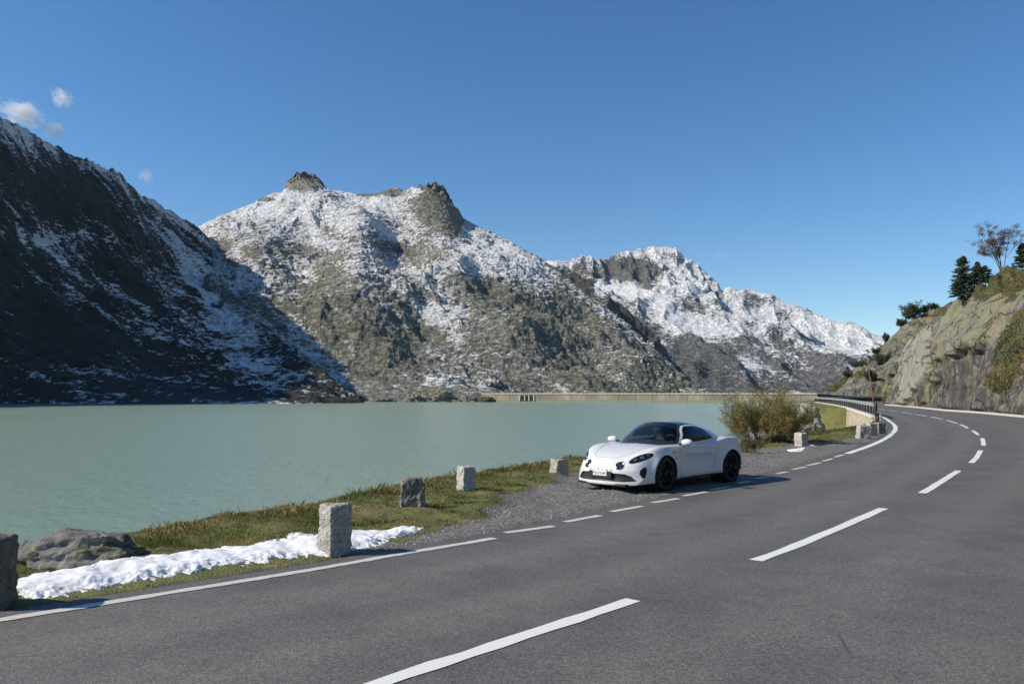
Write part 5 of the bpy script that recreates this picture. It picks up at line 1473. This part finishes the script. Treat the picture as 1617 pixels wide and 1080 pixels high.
o.data.normals_split_custom_set_from_vertices(nrm_.tolist())
# loose stones of the lay-by and verge edge
r = np.random.default_rng(9); n = 16000
s = arc(ROADL); ss = r.uniform(s_at(ROADL, (-4, 7)), s_at(ROADL, (17, 38)), n); i = np.searchsorted(s, ss).clip(0, len(s) - 1)
o_ = r.uniform(.02, 5, n); p = np.stack([np.interp(ss, s, ROADL[:, 0]), np.interp(ss, s, ROADL[:, 1])], 1) + LN[i] * o_[:, None]; gm = gravel_mask(p[:, 0], p[:, 1], o_, ROADL[i][:, 1])
k = (gm > r.uniform(.15, .9, n)) | ((o_ < .30) & (r.uniform(0, 1, n) < .35)); p = p[k]; n = len(p); z = ground_z(p[:, 0], p[:, 1])
sz = r.lognormal(-4.75, .45, n).clip(.004, .035)
oc = np.array([(1, 0, 0), (-1, 0, 0), (0, 1, 0), (0, -1, 0), (0, 0, .7), (0, 0, -.7)]); of = np.array([(0, 2, 4), (2, 1, 4), (1, 3, 4), (3, 0, 4), (2, 0, 5), (1, 2, 5), (3, 1, 5), (0, 3, 5)])
V = oc[None] * sz[:, None, None] * r.uniform(.6, 1.4, (n, 6, 1)); a = r.uniform(0, 6.28, n); ca_, sa_ = np.cos(a)[:, None], np.sin(a)[:, None]
V = np.stack([V[..., 0] * ca_ - V[..., 1] * sa_, V[..., 0] * sa_ + V[..., 1] * ca_, V[..., 2]], -1) + np.c_[p, z + sz * .25][:, None]
c = np.repeat(r.uniform(.08, .34, (n, 1)) * np.array([[1, .94, .86]]), 6, 0)
t = NT("loose_stones"); ms = t.fin(t.attr('tint', 'Color'), .9)
o = npmesh("loose_gravel", V.reshape(-1, 3), (np.arange(n)[:, None, None] * 6 + of[None]).reshape(-1, 3), ms, False, {'tint': c}); tag(o, kind='stuff')

def leaves(pts, size, cols, r, up=.3):
    "one small folded leaf quad at every point"
    n = len(pts); a = r.normal(0, 1, (n, 3)); a /= np.linalg.norm(a, axis=1)[:, None]
    b = np.cross(a, r.normal(0, 1, (n, 3)) + [0, 0, up]); b /= np.linalg.norm(b, axis=1)[:, None] + 1e-9
    s_ = size * r.uniform(.6, 1.3, (n, 1))
    V = np.stack([pts - a * s_, pts + b * s_ * .5, pts + a * s_, pts - b * s_ * .5], 1).reshape(-1, 3)
    F_ = np.arange(n)[:, None] * 4 + np.array([[0, 1, 2, 3]])
    c = np.array(cols)[r.integers(0, len(cols), n)] * r.uniform(.65, 1.35, (n, 1))
    return V, F_, np.repeat(c, 4, 0)
def grow(r, base, direc, length, rad, depth, out, tips, spread=.6, kids_=(3, 5), curl=.15):
    "recursive twig skeleton"
    n = 6; P = [np.array(base, float)]; d = np.array(direc, float); d /= np.linalg.norm(d)
    for i in range(n):
        d = d + r.normal(0, curl, 3) + [0, 0, .04]; d /= np.linalg.norm(d); P.append(P[-1] + d * length / n)
    out.append((P, np.linspace(rad, rad * .45, n + 1)))
    if depth == 0:
        for q in P[2:]: tips.append(q)
        return
    for k in range(r.integers(*kids_)):
        i = r.integers(2, n + 1); dd = d + r.normal(0, spread, 3); grow(r, P[i], dd, length * r.uniform(.45, .75), rad * .5, depth - 1, out, tips, spread, kids_, curl)
def plant_obj(name, loc, sk, V, F_, c, lab, cat, leafm, group=None, stem='trunk', crown='crown'):
    p = empty(name, loc); tag(p, lab, cat, group)
    if sk:
        mb = MB()
        for P, rd in sk: mb.tube(P, rd, 5, False)
        mb.build(stem, m_bark, p, True)
    npmesh(crown, V, F_, leafm, False, {'tint': c}, p)
    return p
# ---- bush by the lay-by
r = np.random.default_rng(21); bx_, by_ = G(1206, 699)
sk, tips = [], []
for k in range(46):
    a = r.uniform(0, 2 * math.pi); sp = r.uniform(0, 1) ** .6
    x0_, y0_ = math.cos(a) * .55 * sp + r.normal(0, .1), math.sin(a) * .5 * sp
    hgt = r.uniform(.85, 1.35) * (1 - .42 * sp * (1 if math.cos(a) < 0 else .8))
    grow(r, (x0_, y0_, -.1), (math.cos(a) * sp * 1.15, math.sin(a) * sp * .9, 1.35), hgt, .014, 2, sk, tips, .42, (3, 6), .10)
tips = np.array(tips)
pts = tips[r.integers(0, len(tips), 52000)] + r.normal(0, .05, (52000, 3))
V, F_, c = leaves(pts, .019, [(.21, .175, .045), (.28, .22, .06), (.14, .145, .035), (.27, .17, .06), (.17, .17, .04), (.34, .26, .10)], r)
plant_obj("bush", (bx_, by_, float(gz(bx_, by_)[0])), sk, V, F_, c, "loose olive brown leafy bush on the grass verge behind the car", "bush", m_leaf, None, 'stems', 'foliage').scale = (1.40, 1.1, 1.22)
# low growth right of the bush
r = np.random.default_rng(22)
for k, (px, py, hh, lab) in enumerate([(1178, 713, .55, "low brownish scrub at the left foot of the large bush"), (1240, 700, .5, "low greyish scrub between the large bush and the pale stone")]):
    x_, y_ = G(px, py); sk, tips = [], []
    for q in range(16):
        a = r.uniform(0, 6.28); grow(r, (r.normal(0, .15), r.normal(0, .12), -.05), (math.cos(a) * .7, math.sin(a) * .5, 1), hh * r.uniform(.6, 1.1), .008, 1, sk, tips, .5, (3, 5), .12)
    tips = np.array(tips); pts = tips[r.integers(0, len(tips), 2200)] + r.normal(0, .03, (2200, 3))
    V, F_, c = leaves(pts, .024, [(.13, .105, .040), (.19, .15, .07), (.10, .085, .03)], r)
    plant_obj("shrub", (x_, y_, float(gz(x_, y_)[0])), sk, V, F_, c, lab, "shrub", m_leaf, "low scrub beside the large bush", 'stems', 'foliage')
# tall dry weeds on the crest
r = np.random.default_rng(23)
for k, (px, py, hh, lab) in enumerate([(697, 778, .20, "small dark weed on the crest just left of the pinkish stone"), (800, 752, .24, "dry pale grass tuft on the crest between pinkish and squat stones"), (618, 800, .20, "dry brown weed on the crest left of the dark leaning stone"),
        (430, 826, .20, "thin dry stalks on the crest left of the tall granite stone"), (262, 850, .14, "small yellowish weed right beside the mossy boulder"), (1152, 697, .42, "thin twiggy weed rising behind the tail of the car")]):
    x_, y_ = G(px, py + 2); sk, tips = [], []
    for q in range(9): grow(r, (r.normal(0, .05), r.normal(0, .05), -.03), (r.normal(0, .25), r.normal(0, .25), 1), hh * r.uniform(.6, 1.1), .003, 1, sk, tips, .35, (1, 3), .08)
    tips = np.array(tips); pts = tips[r.integers(0, len(tips), 160)] + r.normal(0, .012, (160, 3))
    V, F_, c = leaves(pts, .011, [(.17, .14, .06), (.10, .09, .03), (.24, .20, .11)], r)
    plant_obj("weed", (x_, y_, float(gz(x_, y_)[0])), sk, V, F_, c, lab, "weed", m_leaf, "weeds along the crest of the bank", 'stems', 'leaves')
# ---- on the hillside
HV = np.vstack([HILL[::2, 30:].reshape(-1, 3), HILL2.reshape(-1, 3)]); HV = HV[HV[:, 1] > 40]
HPX = 808.5 + F * HV[:, 0] / HV[:, 1]; HPY = 621 - (HV[:, 2] - CAMZ) * F / HV[:, 1]
def crest_at(px, below=0.0):
    "hill surface point on the skyline seen at angle px (or the nearest surface 'below' units under it)"
    i = np.where(np.abs(HPX - px) < 1.6)[0]; pyv = HPY[i]; top_ = pyv.min()
    if below == 0: j = i[pyv.argmin()]
    else: j = i[(HV[i, 1] * .6 + 60 * np.abs(pyv - top_ - below)).argmin()]
    return HV[j], top_
def conifer(px, hpx, wpx, lab, seed, below=0.0, lean=0, n=9000, grp="dark conifers on the hillside crest"):
    r = np.random.default_rng(seed); q, _ = crest_at(px, below); D = q[1]; h = hpx * D / F; w = wpx * 1.35 * D / F
    sk = [([np.array([0, 0, -.2]), np.array([lean * h * .5, 0, h * .5]), np.array([lean * h, 0, h])], np.array([h * .022, h * .014, h * .004]))]
    pts = []; 
    for k in range(int(90 + h * 8)):
        zt = r.uniform(.06, 1) ** .9; a = r.uniform(0, 6.28); L = w * .5 * (1 - zt) ** .75 * r.uniform(.55, 1.15) + .04 * h
        b0 = np.array([lean * h * zt, 0, h * zt]); b1 = b0 + np.array([math.cos(a) * L, math.sin(a) * L, L * r.uniform(-.25, .35)])
        sk.append(([b0, (b0 + b1) / 2, b1], np.array([h * .006, h * .004, h * .002])))
        m_ = max(4, int(n / 100)); tq = r.uniform(.15, 1, (m_, 1)); pts.append(b0 + (b1 - b0) * tq + r.normal(0, .035 * h * .5, (m_, 3)) * [1, 1, .7])
    V, F_, c = leaves(np.vstack(pts), np.clip(.030 * h, .05, .10), [(.030, .052, .020), (.045, .072, .026), (.020, .036, .016), (.060, .082, .028)], r)
    plant_obj("conifer", tuple(float(k) for k in q), sk, V, F_, c, lab, "conifer", m_needle, grp)
conifer(1527, 62, 36, "tallest dark green conifer on the hillside crest, with a pointed tip", 31)
conifer(1516, 30, 24, "small dark conifer at the left foot of the tallest one", 32)
conifer(1549, 34, 24, "short pointed conifer just right of the tallest one", 33)
conifer(1562, 30, 30, "bushy short conifer under the left side of the red leaved tree", 34)
conifer(1540, 22, 34, "lowest spreading conifer between the tallest and the short pointed one", 35, 4)
conifer(1622, 42, 24, "dark conifer cut by the right edge of the photo behind the red tree", 36)
def shrub(px, wpx, hpx, lab, seed, below=0.0, cols=None, n=3200):
    r = np.random.default_rng(seed); q, _ = crest_at(px, below); D = q[1]; w, h = wpx * .72 * D / F / 2, hpx * .74 * D / F
    sk, tips = [], []
    for k in range(12):
        a = r.uniform(0, 6.28); grow(r, (r.normal(0, w * .3), r.normal(0, w * .3), -.1), (math.cos(a) * w, math.sin(a) * w, h * .9), h * r.uniform(.7, 1.05), .02 * h, 1, sk, tips, .34, (3, 5), .08)
    tips = np.array(tips); dv = r.normal(0, 1, (9, 3)); pts = tips[r.integers(0, len(tips), n)] + r.normal(0, .09 * h, (n, 3))
    bl = np.c_[r.uniform(-.75, .75, 26) * w, r.uniform(-.6, .6, 26) * w, r.uniform(.12, .70, 26) * h]; q2 = bl[r.integers(0, 26, n)] + r.normal(0, 1, (n, 3)) * [w * .16, w * .16, h * .12]; pts = np.vstack([pts, q2])
    V, F_, c = leaves(pts, .055 * h + .02, cols or [(.032, .054, .020), (.052, .074, .028), (.022, .038, .016)], r)
    plant_obj("dwarf_pine", tuple(float(k) for k in q), sk, V, F_, c, lab, "dwarf pine", m_needle, "dwarf pines scattered on the hillside", 'stems', 'foliage')
shrub(1443, 34, 26, "largest rounded dwarf pine on the skyline left of the rock slabs", 41)
shrub(1462, 16, 12, "small dwarf pine touching the right side of the largest one", 42)
shrub(1424, 20, 12, "low dwarf pine on the skyline left of the largest rounded one", 43)
shrub(1401, 9, 12, "tiny upright dwarf pine alone on the lower skyline", 44)
shrub(1385, 22, 12, "flat dwarf pine halfway down the left skyline of the hill", 45, 6)
shrub(1362, 26, 14, "low dark dwarf pine on the lower left skyline of the hill", 46, 5)
shrub(1395, 30, 22, "dark dwarf pine in the middle of the left slope, below the skyline", 47, 34)
shrub(1340, 20, 10, "small dwarf pine near the lowest left end of the hillside", 48, 5)
shrub(1376, 24, 18, "dark dwarf pine on the slope above the snow pole", 49, 40)
shrub(1478, 26, 12, "low dark shrub on the skyline above the pale rock slabs", 50, 2)
# heather, bilberry and grass on the hillside
r = np.random.default_rng(71)
def cover(P, vgm, n, smin, smax, sd):
    w_ = (vgm.ravel() > .45) & (P.reshape(-1, 3)[:, 1] > 45)
    idx = np.where(w_)[0]; pk_ = P.reshape(-1, 3)[r.choice(idx, n)] + r.normal(0, .12, (n, 3)) * [1, 1, .3] + [0, 0, .06]
    g_ = fbm(pk_[:, 0] * .25, pk_[:, 1] * .25, pk_[:, 2] * .25, 3, sd)
    pal = np.array([(.030, .036, .012), (.060, .070, .018), (.110, .095, .028), (.170, .100, .032)]); q_ = np.clip((g_ + .5) * 3, 0, 2.99); k_ = q_.astype(int); f_ = (q_ - k_)[:, None]
    V, F_, c = leaves(pk_, r.uniform(smin, smax, (n, 1)), [(1, 1, 1)], r, .8)
    return V, F_, c * np.repeat(pal[k_] * (1 - f_) + pal[k_ + 1] * f_, 4, 0)
V1_, F1_, c1_ = cover(HILL, HVEG, 70000, .05, .14, 75); V2_, F2_, c2_ = cover(HILL2, A6VEG, 16000, .10, .26, 77)
o = npmesh("heather", np.vstack([V1_, V2_]), np.vstack([F1_, F2_ + len(V1_)]), m_needle, False, {'tint': np.vstack([c1_, c2_])}); tag(o, kind='stuff')
# rowan with reddening leaves
r = np.random.default_rng(61); q, _ = crest_at(1586, 0); D = q[1]; sc_ = D / F
sk, tips = [], []
for k in range(6):
    a = r.uniform(0, 6.28); grow(r, (r.normal(0, .12) * 1, r.normal(0, .12), -.2), (math.cos(a) * .42, math.sin(a) * .3, 1.25), 44 * sc_ * r.uniform(.75, 1.0), .06, 3, sk, tips, .50, (3, 5), .07)
tips = np.array(tips); tips = tips[tips[:, 2] > 24 * sc_]
cl = tips[r.integers(0, len(tips), 420)]; pts = cl[r.integers(0, 420, 11000)] + r.normal(0, .15, (11000, 3)) * [1.2, 1.2, .7]
V, F_, c = leaves(pts, .060, [(.13, .045, .028), (.18, .06, .030), (.075, .060, .022), (.10, .085, .025), (.09, .035, .028), (.15, .09, .03)], r)
plant_obj("rowan_tree", tuple(float(k) for k in q), sk, V, F_, c, "sparse multi stemmed tree with red and olive leaves on the hillside crest", "tree", m_leaf)

# ================================================================== CLOUDS AND AIR
def cloud(name, blobs, D, dens, lab, seed):
    e_ = empty(name, tuple(float(k) for k in ray(blobs[0][0], blobs[0][1], D))); tag(e_, lab, "cloud", "small wispy clouds")
    t = NT("cloud_vapour"); t.t.nodes.remove(t.b)
    pv = t.n('ShaderNodeVolumePrincipled'); t.put(pv.inputs['Color'], (1, 1, 1))
    ln = t.n('ShaderNodeVectorMath', operation='LENGTH'); t.put(ln.inputs[0], t.co)
    nz = t.noise(1.9, 7, .68, t.mapping((1, 1, 1.5), (0, 0, .4), (seed, 3, 1)), .8)
    dn = t.math('SUBTRACT', t.math('MULTIPLY_ADD', nz, 3.0, -.95), t.math('MULTIPLY', t.math('POWER', ln.outputs['Value'], 1.5), 1.0))
    dn = t.math('MULTIPLY', t.math('MAXIMUM', dn, 0.0), dens)
    t.put(pv.inputs['Density'], dn); pv.inputs['Anisotropy'].default_value = .0
    t.t.links.new(pv.outputs[0], t.t.nodes['Material Output'].inputs['Volume'])
    for k, (px, py, wp, hp, rot) in enumerate(blobs):
        u = np.linspace(0, 2 * math.pi, 24, endpoint=False)[:, None]; v_ = np.linspace(-math.pi / 2, math.pi / 2, 13)[None]
        P = np.stack([np.cos(u) * np.cos(v_), np.sin(u) * np.cos(v_), np.sin(v_) + 0 * u], -1)
        f = gridfaces(24, 13); a = 23 * 13 + np.arange(12); b = np.arange(12); f = np.vstack([f, np.stack([a, b, b + 1, a + 1], -1)])
        o = npmesh("puff", P.reshape(-1, 3), f, t.m, True, None, e_)
        pos = ray(px, py, D + k * 30) - np.array(e_.location)
        o.location = pos; o.scale = (wp * D / F, wp * D / F * .8, hp * D / F); o.rotation_euler = (0, rot, 0)
CD = 9000
cloud("cloud", [(20, 172, 46, 26, .25), (72, 200, 26, 20, .5)], CD, .020, "largest white wispy cloud touching the left ridge", 3)
cloud("cloud", [(84, 147, 24, 20, .7)], CD, .020, "small separate white puff above the largest cloud", 11)
cloud("cloud", [(222, 275, 17, 15, .4)], CD, .010, "tiny faint cloud just above the left ridge, right of the others", 17)
cloud("cloud", [(1140, 402, 30, 9, 0)], CD * 1.2, .0016, "barely visible pale cloud right of the far snowy summit", 23)
t = NT("haze"); t.t.nodes.remove(t.b)
pv = t.n('ShaderNodeVolumePrincipled'); t.put(pv.inputs['Color'], (.80, .90, 1.0)); pv.inputs['Density'].default_value = 7e-6; pv.inputs['Anisotropy'].default_value = .2
t.t.links.new(pv.outputs[0], t.t.nodes['Material Output'].inputs['Volume'])
mb = MB(); zlo, zhi = -62.0, 1010.0
mb.box((600, 3150, (zlo + zhi) / 2), (7000, 7300, zhi - zlo)); o = mb.build("haze", t.m); tag(o, kind='stuff')
